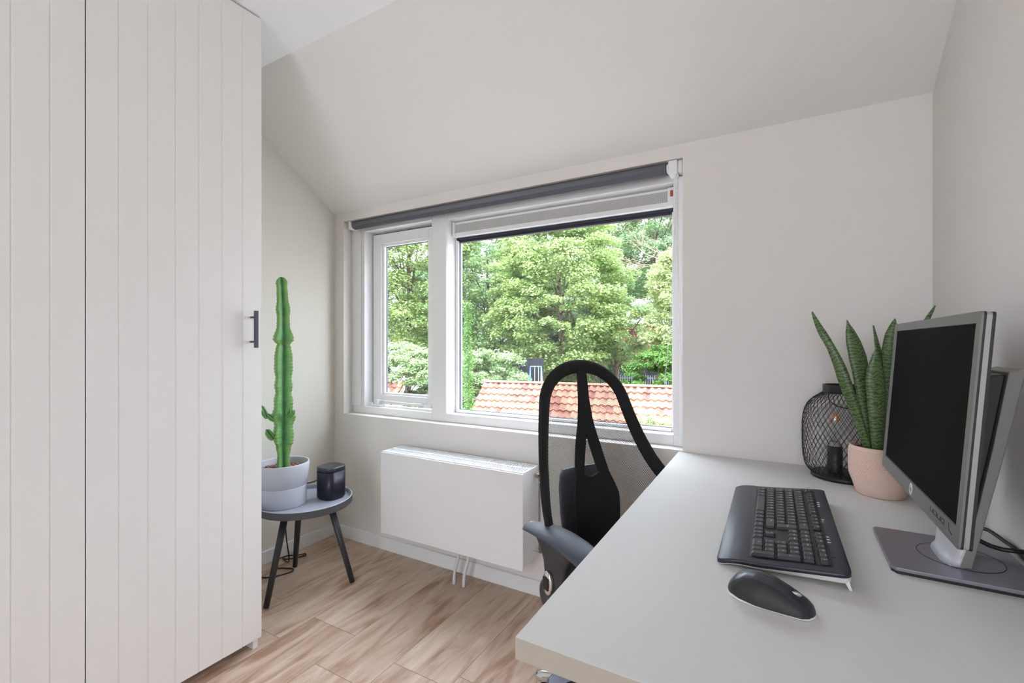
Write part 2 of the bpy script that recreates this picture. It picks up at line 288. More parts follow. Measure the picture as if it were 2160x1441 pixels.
# ------------------------------------------------------------------ mesh builder
class MB:
    def __init__(s): s.v = []; s.f = []; s.sm = []; s.mi = []; s.uv = {}
    def add(s, vs, fs, smooth=False, m=0, uvs=None):
        o = len(s.v); s.v += [tuple(v) for v in vs]
        for k, f in enumerate(fs):
            if uvs is not None: s.uv[len(s.f)] = [uvs[i] for i in f]
            s.f.append([i + o for i in f]); s.sm.append(smooth); s.mi.append(m)
        return s
    def box(s, x0, x1, y0, y1, z0, z1, m=0, X=None):
        vs = [(x, y, z) for x in (x0, x1) for y in (y0, y1) for z in (z0, z1)]
        if X: vs = [X(Vector(v)) for v in vs]
        return s.add(vs, [(0, 1, 3, 2), (4, 6, 7, 5), (0, 4, 5, 1), (2, 3, 7, 6), (0, 2, 6, 4), (1, 5, 7, 3)], m=m)
    def rings(s, R, closed=True, cap=True, smooth=True, m=0, uvs=None):
        # R: list of rings (same count); joins consecutive rings
        n = len(R[0]); vs = [p for r in R for p in r]; fs = []
        for i in range(len(R) - 1):
            for j in range(n if closed else n - 1):
                a = i * n + j; b = i * n + (j + 1) % n
                fs.append((a, b, b + n, a + n))
        s.add(vs, fs, smooth, m, uvs)
        if cap:
            o = len(s.v) - len(vs)
            s.f.append([o + j for j in range(n)][::-1]); s.sm.append(False); s.mi.append(m)
            s.f.append([o + (len(R) - 1) * n + j for j in range(n)]); s.sm.append(False); s.mi.append(m)
        return s
    def tube(s, pts, r, n=10, m=0, closed=False, cap=True):
        pts = [Vector(p) for p in pts]; K = len(pts); R = []
        rr = r if isinstance(r, (list, tuple)) else [r] * K
        prev = None
        for i, p in enumerate(pts):
            a = pts[(i - 1) % K] if (closed or i > 0) else p; b = pts[(i + 1) % K] if (closed or i < K - 1) else p
            t = (b - a).normalized()
            if prev is None:
                u = t.orthogonal().normalized()
            else:
                u = (prev - t * prev.dot(t))
                u = u.normalized() if u.length > 1e-6 else t.orthogonal().normalized()
            prev = u; w = t.cross(u)
            R.append([p + (u * cos(2 * pi * j / n) + w * sin(2 * pi * j / n)) * rr[i] for j in range(n)])
        if closed: R.append(R[0]); return s.rings(R, cap=False, m=m)
        return s.rings(R, cap=cap, m=m)
    def lathe(s, prof, c=(0, 0), n=48, m=0, cap=False, rf=None):
        R = []
        for i, (r, z) in enumerate(prof):
            R.append([(c[0] + (r + (rf(2 * pi * j / n, z) if rf else 0)) * cos(2 * pi * j / n), c[1] + (r + (rf(2 * pi * j / n, z) if rf else 0)) * sin(2 * pi * j / n), z) for j in range(n)])
        return s.rings(R, cap=cap, m=m)
    def prism(s, poly, d0, d1, axis='y', m=0, X=None):
        # poly: 2-D outline; extruded along axis
        def P(a, b, d):
            v = {'y': (a, d, b), 'z': (a, b, d), 'x': (d, a, b)}[axis]
            return X(Vector(v)) if X else v
        n = len(poly); vs = [P(a, b, d0) for a, b in poly] + [P(a, b, d1) for a, b in poly]
        fs = [(i, (i + 1) % n, n + (i + 1) % n, n + i) for i in range(n)] + [tuple(range(n))[::-1], tuple(range(n, 2 * n))]
        return s.add(vs, fs, m=m)
    def sphere(s, c, r, n=16, k=10, m=0, sc=(1, 1, 1)):
        R = []
        for i in range(k + 1):
            a = -pi / 2 + pi * i / k; q = max(1e-4, cos(a))
            R.append([(c[0] + r * sc[0] * q * cos(2 * pi * j / n), c[1] + r * sc[1] * q * sin(2 * pi * j / n), c[2] + r * sc[2] * sin(a)) for j in range(n)])
        return s.rings(R, cap=False, m=m)
    def build(s, name, mats, parent=None, bevel=0, seg=2, root=None, weld=False):
        if not isinstance(mats, (list, tuple)): mats = [mats]
        o0 = root if root is not None else None
        vs = s.v
        if parent is not None:
            p = parent; off = Vector((0, 0, 0))
            while p is not None: off = off + p.location; p = p.parent
            loc = Vector((0, 0, 0)); vs = [(v[0] - off.x, v[1] - off.y, v[2] - off.z) for v in vs]
        else:
            xs = [v[0] for v in vs]; ys = [v[1] for v in vs]; zs = [v[2] for v in vs]
            loc = Vector(((min(xs) + max(xs)) / 2, (min(ys) + max(ys)) / 2, min(zs)))
            vs = [(v[0] - loc.x, v[1] - loc.y, v[2] - loc.z) for v in vs]
        me = bpy.data.meshes.new(name); me.from_pydata(vs, [], s.f); 
        for mm in mats: me.materials.append(mm)
        me.polygons.foreach_set('use_smooth', s.sm); me.polygons.foreach_set('material_index', s.mi)
        if s.uv:
            ul = me.uv_layers.new(name='UVMap')
            for pi_, poly in enumerate(me.polygons):
                if pi_ in s.uv:
                    for li, q in zip(poly.loop_indices, s.uv[pi_]): ul.data[li].uv = q
        me.validate(); me.update()
        bm = bmesh.new(); bm.from_mesh(me)
        if weld: bmesh.ops.remove_doubles(bm, verts=bm.verts, dist=1e-6)
        bmesh.ops.recalc_face_normals(bm, faces=bm.faces); bm.to_mesh(me); bm.free()
        o = bpy.data.objects.new(name, me); COL.objects.link(o); o.location = loc
        if parent is not None: o.parent = parent
        if bevel:
            b = o.modifiers.new('bevel', 'BEVEL'); b.width = bevel; b.segments = seg; b.limit_method = 'ANGLE'; b.angle_limit = radians(40); b.harden_normals = False
        return o

def thing(name, label, cat, loc, group=None):
    o = bpy.data.objects.new(name, None); COL.objects.link(o); o.location = loc; o.empty_display_size = 0.05
    o['label'] = label; o['category'] = cat
    if group: o['group'] = group
    return o
def tag(o, label, cat, group=None, kind=None):
    o['label'] = label; o['category'] = cat
    if group: o['group'] = group
    if kind: o['kind'] = kind
    return o
def struct(o, label=None, cat=None):
    o['kind'] = 'structure'
    if label: o['label'] = label
    if cat: o['category'] = cat
    return o
def text_mesh(txt, size, X, ext=0.0002, align='CENTER'):
    """glyph outlines as (verts, faces); X maps a local (x right, y up, z out) vector to the world"""
    cu = bpy.data.curves.new('t', 'FONT'); cu.body = txt; cu.size = size; cu.align_x = align; cu.align_y = 'CENTER'; cu.resolution_u = 2
    cu.extrude = ext
    o = bpy.data.objects.new('t', cu); COL.objects.link(o)
    dg = bpy.context.evaluated_depsgraph_get(); dg.update()
    me = bpy.data.meshes.new_from_object(o.evaluated_get(dg))
    vs = [X(v.co.copy()) for v in me.vertices]; fs = [tuple(p.vertices) for p in me.polygons]
    bpy.data.objects.remove(o); bpy.data.curves.remove(cu); bpy.data.meshes.remove(me)
    return vs, fs
def smooth_path(pts, k=6):
    P = [Vector(p) for p in pts]; out = []
    for i in range(len(P) - 1):
        p0 = P[max(0, i - 1)]; p1 = P[i]; p2 = P[i + 1]; p3 = P[min(len(P) - 1, i + 2)]
        for j in range(k):
            t = j / k
            out.append(0.5 * ((2 * p1) + (p2 - p0) * t + (2 * p0 - 5 * p1 + 4 * p2 - p3) * t * t + (3 * p1 - p0 - 3 * p2 + p3) * t ** 3))
    out.append(P[-1]); return out
def interp(tab, x):
    if x <= tab[0][0]: return tab[0][1]
    for (a, b), (c, d) in zip(tab, tab[1:]):
        if x <= c: return b + (d - b) * (x - a) / (c - a)
    return tab[-1][1]

# ------------------------------------------------------------------ room shell
XL, XR, D, YB = -2.409, 0.446, 1.968, -2.4
ZC, YC, ZK = 2.481, 1.281, 2.012            # flat ceiling, crease between ceiling and slope, knee height
WX0, WX1, WZ0, WZ1 = -2.324, -0.323, 0.764, 1.956   # window opening
m = MB().box(XL - .2, XR + .2, YB - .2, D + .02, -.12, 0); struct(m.build('floor', M_floor)).location  # oak laminate
bpy.data.objects['floor'].data.transform(Matrix.Translation(bpy.data.objects['floor'].location)); bpy.data.objects['floor'].location = (0, 0, 0)
m = MB()
m.box(XL - .2, WX0, D, 2.2, 0, ZK + .15); m.box(WX1, XR + .2, D, 2.2, 0, ZK + .15)
m.box(WX0, WX1, D, 2.2, 0, WZ0); m.box(WX0, WX1, D, 2.2, WZ1, ZK + .15)
struct(m.build('wall_front', M_wall, weld=True), 'off-white wall around the window', 'wall')
struct(MB().box(XR, XR + .2, YB - .2, D, 0, 2.7).build('wall_right', M_wall), 'plain off-white wall beside the desk', 'wall')
struct(MB().box(XL - .2, XL, YB - .2, D, 0, 2.7).build('wall_left', M_wallL), 'beige wall behind the cactus', 'wall')
m = MB(); RW = (-.55, 0.40, 0.55, 2.35)  # opening added for the assumed rear window, out of view
m.box(XL, RW[0], YB - .2, YB, 0, 2.7); m.box(RW[1], XR, YB - .2, YB, 0, 2.7); m.box(RW[0], RW[1], YB - .2, YB, 0, RW[2]); m.box(RW[0], RW[1], YB - .2, YB, RW[3], 2.7)
struct(m.build('wall_back', M_wall, weld=True))
struct(MB().box(XL, XR, YB, YC, ZC, ZC + .2).build('ceiling', M_ceil), 'white flat ceiling', 'ceiling')
struct(MB().prism([(YC, ZC), (D, ZK), (D, ZK + .4), (YC, ZC + .4)], XL, XR, 'x').build('wall_slope', M_slope), 'sloping attic ceiling above the window', 'ceiling')
struct(MB().box(XL + .013, XR, D - .013, D, 0, .072).build('baseboard_front', M_trim, bevel=.002), 'white skirting under the radiator', 'baseboard')
struct(MB().box(XL, XL + .013, 1.0, D - .013, 0, .072).build('baseboard_left', M_trim, bevel=.002), 'white skirting behind the side table', 'baseboard')
m = MB(); fy0, fy1 = YB - .12, YB - .06
m.box(RW[0], RW[0] + .06, fy0, fy1, RW[2], RW[3]); m.box(RW[1] - .06, RW[1], fy0, fy1, RW[2], RW[3]); m.box(RW[0], RW[1], fy0, fy1, RW[2], RW[2] + .06); m.box(RW[0], RW[1], fy0, fy1, RW[3] - .06, RW[3])
struct(m.build('window_2_assumed', M_frame))  # frame of the assumed rear window, added with the rear light

# ------------------------------------------------------------------ window_1: frame, casement, fixed light, ventilation strip
YF = 2.04
w = bpy.data.objects.new('window_1', None); COL.objects.link(w); w.location = (-1.32, YF, WZ0); struct(w)
w['label'] = 'white framed window with a narrow casement and a wide fixed pane'; w['category'] = 'window'
m = MB()
def fb(x0, x1, z0, z1, y0=YF, y1=2.16): m.box(x0, x1, y0, y1, z0, z1)
fb(WX0, -2.221, WZ0, WZ1); fb(-2.221, -1.686, WZ0, .808); fb(-2.221, -1.686, 1.897, WZ1)
fb(-1.686, -1.575, WZ0, WZ1); fb(-1.575, -.372, WZ0, .810); fb(-1.575, -.372, 1.885, WZ1); fb(-.372, WX1, WZ0, WZ1)
m.build('window_frame', M_frame, w, bevel=.003)
m = MB()      # beads standing proud of the frame face
m.box(WX0, -2.246, YF - .008, YF, .8065, WZ1 - .001); m.box(-1.594, -1.577, YF - .006, YF, .812, 1.95); m.box(-.372, -.35, YF - .006, YF, .812, 1.95)
m.box(-.35, WX1, YF - .016, YF, .81, 1.90); m.box(-2.246, -1.0, YF - .008, YF, 1.925, WZ1 - .001)
m.build('window_bead', M_frame, w, bevel=.002)
m = MB()      # casement sash
sy0, sy1 = 2.105, 2.15
m.box(-2.214, -2.145, sy0, sy1, .822, 1.885); m.box(-1.76, -1.692, sy0, sy1, .822, 1.885); m.box(-2.145, -1.76, sy0, sy1, .822, .880); m.box(-2.145, -1.76, sy0, sy1, 1.822, 1.885)
sash = m.build('sash', M_frame, w, bevel=.003)
m = MB(); m.box(-2.145, -2.128, sy0 + .012, sy1 - .008, .88, 1.822); m.box(-1.777, -1.76, sy0 + .012, sy1 - .008, .88, 1.822); m.box(-2.128, -1.777, sy0 + .012, sy1 - .008, .88, .892); m.box(-2.128, -1.777, sy0 + .012, sy1 - .008, 1.808, 1.822)
m.build('glazing_bead', M_trim, sash, bevel=.002)
m = MB(); m.box(-2.128, -2.124, 2.134, 2.142, .892, 1.808); m.box(-2.128, -1.777, 2.134, 2.142, 1.804, 1.808)
m.build('seal', M_seal, sash)
MB().box(-2.128, -1.777, 2.142, 2.146, .892, 1.808).build('pane', M_glass, sash)
MB().box(-2.2205, -2.2145, 2.12, 2.14, .81, 1.89).box(-2.2205, -1.687, 2.12, 2.14, 1.8855, 1.893).build('seal', M_rubber, w)
m = MB()      # stay bar of the casement
m.tube([(-2.15, 2.088, .845), (-1.76, 2.088, .835)], .005, 8)
m.box(-1.87, -1.80, 2.078, 2.098, .831, .846); m.box(-2.19, -2.11, 2.066, 2.104, .8085, .822); m.box(-2.175, -2.135, 2.076, 2.1, .822, .850)
m.box(-1.775, -1.72, 2.078, 2.104, .8225, .842)
m.build('window_stay', M_white, w, bevel=.002)
MB().sphere((-1.712, 2.086, .832), .010).build('stay_knob', M_brass, w)
m = MB(); m.box(-1.5745, -1.555, 2.115, 2.155, .811, 1.78); m.box(-.392, -.3725, 2.115, 2.155, .811, 1.78); m.box(-1.555, -.392, 2.100, 2.155, .811, .824)
m.build('glazing_bead', M_trim, w, bevel=.002)
m = MB(); m.box(-1.555, -1.549, 2.128, 2.136, .824, 1.78); m.box(-1.555, -.392, 2.128, 2.136, .824, .827)
m.build('seal', M_seal, w)
MB().box(-1.555, -.392, 2.138, 2.142, .824, 1.80).build('pane', M_glass, w)
MB().box(-1.57, -.375, 2.09, 2.15, 1.797, 1.878).build('ventilation_strip', M_white, w, bevel=.003)
MB().box(-1.555, -.405, 2.0885, 2.0905, 1.819, 1.866).build('vent_grille', M_perf, w)
m = MB(); m.box(-.404, -.377, 2.078, 2.0895, 1.797, 1.878); m.box(-1.569, -1.556, 2.078, 2.0895, 1.797, 1.878)
ec = m.build('vent_end_cap', M_white, w, bevel=.002)
MB().box(-.392, -.380, 2.075, 2.079, 1.838, 1.864).build('vent_slider', M_red, ec)
MB().box(-1.565, -.375, 2.115, 2.15, 1.784, 1.797).box(-1.565, -.375, 2.125, 2.15, 1.772, 1.784).build('vent_seal', M_rubber, w)
# aluminium drip sill outside
MB().prism([(2.16, .79), (2.16, .77), (2.30, .74), (2.30, .755)], WX0, WX1, 'x').build('outer_sill', M_concrete, w)

# ------------------------------------------------------------------ roller blind
t = thing('roller_blind', 'dark grey roller blind rolled up at the top of the window', 'blind', (-1.3, 2.0, 1.93))
m = MB(); m.tube([(-2.262, 1.998, 1.93), (-.392, 1.998, 1.93)], .0245, 32); m.build('blind_roll', M_blind, t)
MB().box(-2.235, -.40, 1.9755, 1.9815, 1.897, 1.925).build('bottom_bar', M_blindb, t, bevel=.002)
m = MB(); m.tube([(-2.272, 1.998, 1.93), (-2.2625, 1.998, 1.93)], .022, 24); m.box(-2.292, -2.272, 1.975, 2.038, 1.905, 1.955)
m.build('bracket', M_white, t, bevel=.003)
m = MB(); m.tube([(-.391, 1.998, 1.93), (-.381, 1.998, 1.93)], .020, 20); m.box(-.381, -.345, 1.972, 2.038, 1.898, 1.955); m.box(-.345, -.327, 1.985, 2.038, 1.905, 1.955)
m.build('bracket', M_white, t, bevel=.004)
ch = [(-.352, 1.985, 1.9), (-0.359, 1.985, 1.679), (-0.365, 1.985, 1.523), (-0.37, 1.985, 1.366), (-0.38, 1.985, 1.209), (-0.393, 1.983, 1.07), (-0.395, 1.982, 1.015), (-0.382, 1.982, 0.98), (-0.359, 1.982, 0.968), (-0.342, 1.982, 0.982), (-0.334, 1.982, 1.01), (-0.333, 1.982, 1.053), (-0.334, 1.982, 1.15), (-0.339, 1.982, 1.209), (-0.344, 1.985, 1.443), (-0.349, 1.985, 1.678), (-.348, 1.985, 1.9)]
pts = smooth_path(ch, 10); m = MB(); m.tube(pts, .0007, 4)
acc = 0; last = pts[0]
for p in pts:
    acc += (p - last).length; last = p
dense = smooth_path(ch, 60); acc = 0; last = dense[0]
for p in dense:
    acc += (p - last).length; last = p
    if acc > .0075: m.sphere(p, .0026, 6, 4); acc = 0
m.build('bead_chain', M_white, t)

# ------------------------------------------------------------------ radiator
RX0, RX1, RY0, RY1, RZ0, RZ1 = -1.808, -.954, 1.771, 1.93, .200, .630
t = thing('radiator', 'white flat-front panel radiator on the wall under the window', 'radiator', ((RX0 + RX1) / 2, 1.85, RZ0))
MB().box(RX0, RX1, RY0, RY0 + .008, RZ0, RZ1 - .004).build('front_panel', M_rad, t, bevel=.002)
MB().box(RX0 + .002, RX0 + .006, RY0 + .009, RY1, RZ0 + .012, RZ1).build('side_panel', M_rad, t, bevel=.001)
MB().box(RX1 - .006, RX1 - .002, RY0 + .009, RY1, RZ0 + .012, RZ1).build('side_panel', M_rad, t, bevel=.001)
m = MB()
m.box(RX0 + .007, RX1 - .007, RY0 + .009, RY0 + .02, RZ1 - .012, RZ1); m.box(RX0 + .007, RX1 - .007, RY1 - .008, RY1, RZ1 - .012, RZ1); m.box(RX0 + .007, RX1 - .007, 1.848, 1.862, RZ1 - .012, RZ1 + .0005)
n = 66
for i in range(n):
    x = RX0 + .012 + (RX1 - RX0 - .024) * i / (n - 1)
    m.box(x - .0028, x + .0028, RY0 + .02, 1.848, RZ1 - .010, RZ1 - .001); m.box(x - .0028, x + .0028, 1.862, RY1 - .008, RZ1 - .010, RZ1 - .001)
m.build('top_grille', M_rad, t)
MB().box(RX0 + .02, RX1 - .02, RY0 + .012, RY0 + .03, RZ0 + .02, RZ1 - .03).box(RX0 + .02, RX1 - .02, RY1 - .03, RY1 - .01, RZ0 + .02, RZ1 - .03).build('water_panel', M_rad, t)
for bx in (-1.65, -1.15): MB().box(bx, bx + .04, RY1, D - .002, .25, .6).build('wall_bracket', M_rad, t)
def knurl(name, x0, x1, y, z, r):
    m = MB(); R = []
    for x, k in ((x0, .85), (x0 + .004, 1), (x1 - .003, 1), (x1, .8)):
        R.append([(x, y + r * k * (1 + .06 * (j % 2)) * cos(2 * pi * j / 28), z + r * k * (1 + .06 * (j % 2)) * sin(2 * pi * j / 28)) for j in range(28)])
    m.rings(R, smooth=False); m.tube([(x0 - .012, y, z), (x0, y, z)], r * .5, 12); m.tube([(x1, y, z), (x1 + .008, y, z)], r * .4, 10); return m.build(name, M_brass, t)
knurl('valve_knob', RX1 + .006, RX1 + .022, 1.893, .595, .0135)
knurl('drain_plug', RX1 + .004, RX1 + .018, 1.925, .236, .011)
m = MB(); m.tube(smooth_path([(RX1 + .016, 1.905, .56), (RX1 + .036, 1.94, .5), (RX1 + .04, 1.952, .36), (RX1 + .03, 1.955, .3)], 6), .0035, 8); m.build('drain_hose', M_white, t)
for dx in (-1.388, -1.329):
    m = MB(); m.tube(smooth_path([(dx, 1.852, 0), (dx + .003, 1.852, .05), (dx + .012, 1.852, .085), (dx + .028, 1.852, .15), (dx + .032, 1.852, .215)], 6), .0078, 14)
    m.build('supply_pipe', M_pipe, t)

# ------------------------------------------------------------------ wardrobe
WXF = -1.752
t = thing('wardrobe', 'tall off-white built-in wardrobe with grooved panel doors', 'wardrobe', (-2.08, .4, 0))
m = MB(); cy0, cy1 = -.53, 1.082
m.box(XL + .016, WXF - .022, cy1 - .018, cy1, .001, 2.47); m.box(XL + .016, WXF - .022, cy0, cy0 + .018, .001, 2.47); m.box(XL + .016, WXF - .022, .5435, .5615, .05, 2.47)
m.box(XL + .016, WXF - .022, cy0, cy1, 2.452, 2.47); m.box(XL + .016, WXF - .022, cy0, cy1, .06, .078); m.box(XL + .001, XL + .016, cy0, cy1, .08, 2.47)
m.box(-1.86, -1.845, cy0 + .018, cy1 - .018, .001, .06)
m.build('carcass', M_ward, t)
MB().box(-1.81, WXF - .024, 1.072, 1.0855, .0, .06).build('plinth_foot', M_ward, t, bevel=.001)
def door(y0, y1, grooves):
    prof = [(WXF - .020, y0), (WXF - .001, y0), (WXF, y0 + .001)]
    for g in sorted(grooves):
        prof += [(WXF, g - .0030), (WXF - .0009, g - .0024), (WXF - .0009, g - .0014), (WXF - .0016, g - .0008), (WXF - .0016, g + .0008), (WXF - .0009, g + .0014), (WXF - .0009, g + .0024), (WXF, g + .0030)]
    prof += [(WXF, y1 - .001), (WXF - .001, y1), (WXF - .020, y1)]
    return MB().prism(prof, .047, 2.474, 'z').build('door', M_ward, t)
d1 = door(.5548, 1.086, [.6325, .7085, .787, .8595, .9375, 1.012])
door(.0205, .5516, [.4775, .4018, .326, .250, .174, .098])
door(-.514, .0175, [-.058, -.134, -.21, -.286, -.362, -.438])
m = MB(); m.box(-1.722, -1.710, 1.036, 1.048, 1.183, 1.3245)
m.tube([(WXF, 1.042, 1.3), (-1.721, 1.042, 1.3)], .004, 10); m.tube([(WXF, 1.042, 1.206), (-1.721, 1.042, 1.206)], .004, 10)
m.build('door_handle', M_arm, d1, bevel=.001)

# ------------------------------------------------------------------ side table, cactus, loudspeaker, cable
tc_ = (-2.024, 1.479)
t = thing('side_table', 'round grey tray-top side table on three splayed dark legs', 'side table', (tc_[0], tc_[1], 0))
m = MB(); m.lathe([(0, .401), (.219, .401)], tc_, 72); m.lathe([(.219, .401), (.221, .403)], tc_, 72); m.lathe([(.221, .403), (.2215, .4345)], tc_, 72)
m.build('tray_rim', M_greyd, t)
m = MB(); m.lathe([(.2215, .4345), (.220, .4362), (.2155, .4362), (.214, .4345)], tc_, 72); m.build('rim_lip', M_greyt, t)
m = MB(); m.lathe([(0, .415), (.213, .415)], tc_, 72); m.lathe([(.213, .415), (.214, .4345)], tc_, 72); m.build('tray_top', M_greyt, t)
for fx, fyy in ((-1.997, 1.258), (-1.839, 1.61), (-2.235, 1.57)):
    d = Vector((fx - tc_[0], fyy - tc_[1], 0)); top = Vector((tc_[0], tc_[1], .40)) + d * .52
    m = MB(); m.tube([top, Vector((fx, fyy, .004)) + d * 0], [.0165, .0125], 20)
    m.build('leg', M_leg, t)
pc = (-2.09, 1.404)
t = thing('potted_cactus', 'tall green columnar cactus in a pale grey pot on the side table', 'potted plant', (pc[0], pc[1], .415))
m = MB(); m.lathe([(0, .4155), (.103, .4155), (.105, .418), (.1075, .505), (.1078, .5085), (.1070, .5095), (.1086, .5105), (.118, .605), (.1185, .617), (.117, .6205), (.113, .619), (.1115, .612), (.1085, .585), (.105, .575)], pc, 72)
m.build('pot', M_gpot, t, weld=True)
m = MB(); m.lathe([(0, .588), (.05, .590), (.1085, .586)], pc, 40); m.build('soil', M_soil, t, weld=True)
m = MB()
for i in range(170):
    a = random.uniform(0, 2 * pi); r = .1 * math.sqrt(random.uniform(.1, 1)); s_ = random.uniform(.003, .0065)
    m.sphere((pc[0] + r * cos(a), pc[1] + r * sin(a), .589 + random.uniform(0, .003)), s_, 7, 5, sc=(1, random.uniform(.7, 1.2), .7))
pb = m.build('pebbles', M_peb, t); pb['kind'] = 'stuff'
def cactus(m, axis, rad, ribs, z0, z1, rot0=0, steps=150, teeth=62):
    R = []; uvs = []; n = ribs * 10
    for i in range(steps + 1):
        f = i / steps; z = z0 + (z1 - z0) * f; c = axis(z); ring = []
        rr = rad(z) * (1 + .05 * sin(z * 47) + .04 * sin(z * 83 + 1)); end = 1.0
        if z1 - z < rr: end = math.sqrt(max(.001, 1 - (1 - (z1 - z) / rr) ** 2))
        for j in range(n):
            a = 2 * pi * j / n; q = abs(((j % 10) - 5) / 5.0)      # 1 at rib crest, 0 in the valley
            crest = q ** 1.7
            tooth = (0.5 + 0.5 * sin(z * 2 * pi * teeth + (j // 10) * 1.7)) * .075 * q ** 3
            r = rr * end * (.36 + .64 * crest + tooth)
            ring.append((c[0] + r * cos(a + rot0), c[1] + r * sin(a + rot0), c[2] if len(c) > 2 else z)); uvs.append((crest, z))
        R.append(ring)
    m.rings(R, uvs=uvs, cap=False)
radt = [(.58, .034), (.66, .034), (.70, .036), (.715, .050), (.75, .054), (.80, .05), (.85, .058), (.88, .052), (.93, .048), (.96, .040), (1.0, .045), (1.10, .046), (1.18, .043), (1.195, .034), (1.215, .050), (1.24, .048), (1.28, .034), (1.35, .035), (1.42, .031), (1.47, .028), (1.50, .030), (1.525, .024)]
axt = [(.58, -2.088), (.8, -2.088), (.95, -2.088), (1.2, -2.088), (1.35, -2.090), (1.45, -2.098), (1.525, -2.104)]
m = MB(); cactus(m, lambda z: (interp(axt, z), pc[1]), lambda z: interp(radt, z) * 1.06, 4, .585, 1.527, rot0=radians(18), steps=300)
cb_ = m.build('stem', M_cactus, t)
for base, tip, r in (((-2.105, 1.375, .822), (-2.150, 1.355, .846), .010), ((-2.140, 1.355, .836), (-2.176, 1.342, .888), .0115), ((-2.105, 1.365, .735), (-2.136, 1.345, .772), .014), ((-2.045, 1.39, .835), (-1.992, 1.40, .868), .009), ((-2.04, 1.39, .855), (-2.012, 1.385, .885), .009)):
    b = Vector(base); q = Vector(tip); m = MB(); R = []; uvs = []
    for i in range(15):
        f = i / 14; p = b.lerp(q, f) + Vector((0, 0, .012 * f * f)); rr = r * (.7 + .5 * sin(pi * f)) * (1 if f < .85 else max(.12, (1 - f) / .15)); d = (q - b).normalized(); u = d.orthogonal().normalized(); w_ = d.cross(u)
        for_ring = []
        for j in range(24):
            c = abs(((j % 6) - 3) / 3.0) ** 1.5; r2 = rr * (.5 + .5 * c + .12 * (i % 2) * c); a = 2 * pi * j / 24
            for_ring.append(p + (u * cos(a) + w_ * sin(a)) * r2); uvs.append((c, f))
        R.append(for_ring)
    m.rings(R, uvs=uvs, cap=False); m.build('side_shoot', M_cactus, t)
# loudspeaker (rounded square plan, front towards +X)
sc_ = Vector((-1.965, 1.585, .4155))
t = thing('loudspeaker', 'small black rounded loudspeaker on the side table beside the cactus pot', 'loudspeaker', sc_)
def sq(h, r, z, k=8):
    out = []
    for ci, (sx, sy) in enumerate(((1, 1), (-1, 1), (-1, -1), (1, -1))):
        for j in range(k + 1):
            a = ci * pi / 2 + (pi / 2) * j / k
            bul = 1
            out.append((sc_.x + sx * (h - r) + r * cos(a), sc_.y + sy * (h - r) + r * sin(a), z))
    return out
S0 = sc_.z
MB().rings([sq(.052, .034, S0), sq(.052, .034, S0 + .006)], smooth=False).build('foot', M_blackm, t)
MB().rings([sq(.056, .036, S0 + .006), sq(.0595, .038, S0 + .010), sq(.0595, .038, S0 + .138)]).build('grille', mat('speaker_grille', (34, 36, 46), 0.34, 0.4, noise=0.08, scale=300), t)
MB().rings([sq(.0592, .038, S0 + .139), sq(.0592, .038, S0 + .159), sq(.057, .036, S0 + .1615)]).build('top_band', mat('speaker_plastic', (48, 49, 56), 0.3, noise=0.05), t)
m = MB(); vs, fs = text_mesh('SONOS', .0085, lambda v: Vector((sc_.x + .0597, sc_.y + v.x, S0 + .150 + v.y))); m.add(vs, fs)
m.build('logo', M_mark, t)
MB().sphere((sc_.x + .0, sc_.y - .0, S0 + .1618), .0016, 10, 6).build('status_light', M_mark, t)
m = MB(); m.tube(smooth_path([(-2.022, 1.60, .44), (-2.05, 1.60, .47), (-2.09, 1.60, .478), (-2.14, 1.60, .46), (-2.21, 1.57, .445), (-2.25, 1.545, .44), (-2.262, 1.54, .40), (-2.262, 1.535, .2), (-2.27, 1.56, .03), (-2.367, 1.589, .006), (-2.34, 1.60, .005), (-2.311, 1.638, .005), (-2.299, 1.68, .005), (-2.318, 1.69, .005), (-2.326, 1.664, .0075), (-2.375, 1.626, .006), (-2.374, 1.56, .0085), (-2.298, 1.512, .005), (-2.266, 1.525, .005), (-2.218, 1.545, .005), (-2.195, 1.525, .005), (-2.21, 1.473, .005), (-2.234, 1.434, .005), (-2.274, 1.407, .005), (-2.34, 1.38, .005)], 8), .0032, 8)
tag(m.build('power_cable', M_cable), 'thin black cable looping on the floor beneath the side table', 'cable')

# ------------------------------------------------------------------ desk
DX0, DX1, DY0, DY1, DZ = -.338, .4445, .602, 1.966, .7595
t = thing('desk', 'large pale grey desk against the right wall', 'desk', ((DX0 + DX1) / 2, (DY0 + DY1) / 2, 0))
m = MB().box(DX0, DX1, DY0, DY1, DZ - .0335, DZ)
top = m.build('desktop', [M_desk, M_edge], t, bevel=.0012)
for p in top.data.polygons:
    if abs(p.normal.z) < .5: p.material_index = 1
for lx, ly in ((DX0 + .14, DY0 + .10), (DX1 - .06, DY0 + .10), (DX0 + .14, DY1 - .08), (DX1 - .06, DY1 - .08)):
    MB().tube([(lx, ly, .0), (lx, ly, DZ - .034)], .024, 20).build('leg', M_chrome, t)
for cy_ in (DY0 + .10, DY1 - .08): MB().box(DX0 + .14, DX1 - .06, cy_ - .015, cy_ + .015, DZ - .062, DZ - .034).build('crossbar', M_silver, t, bevel=.003)

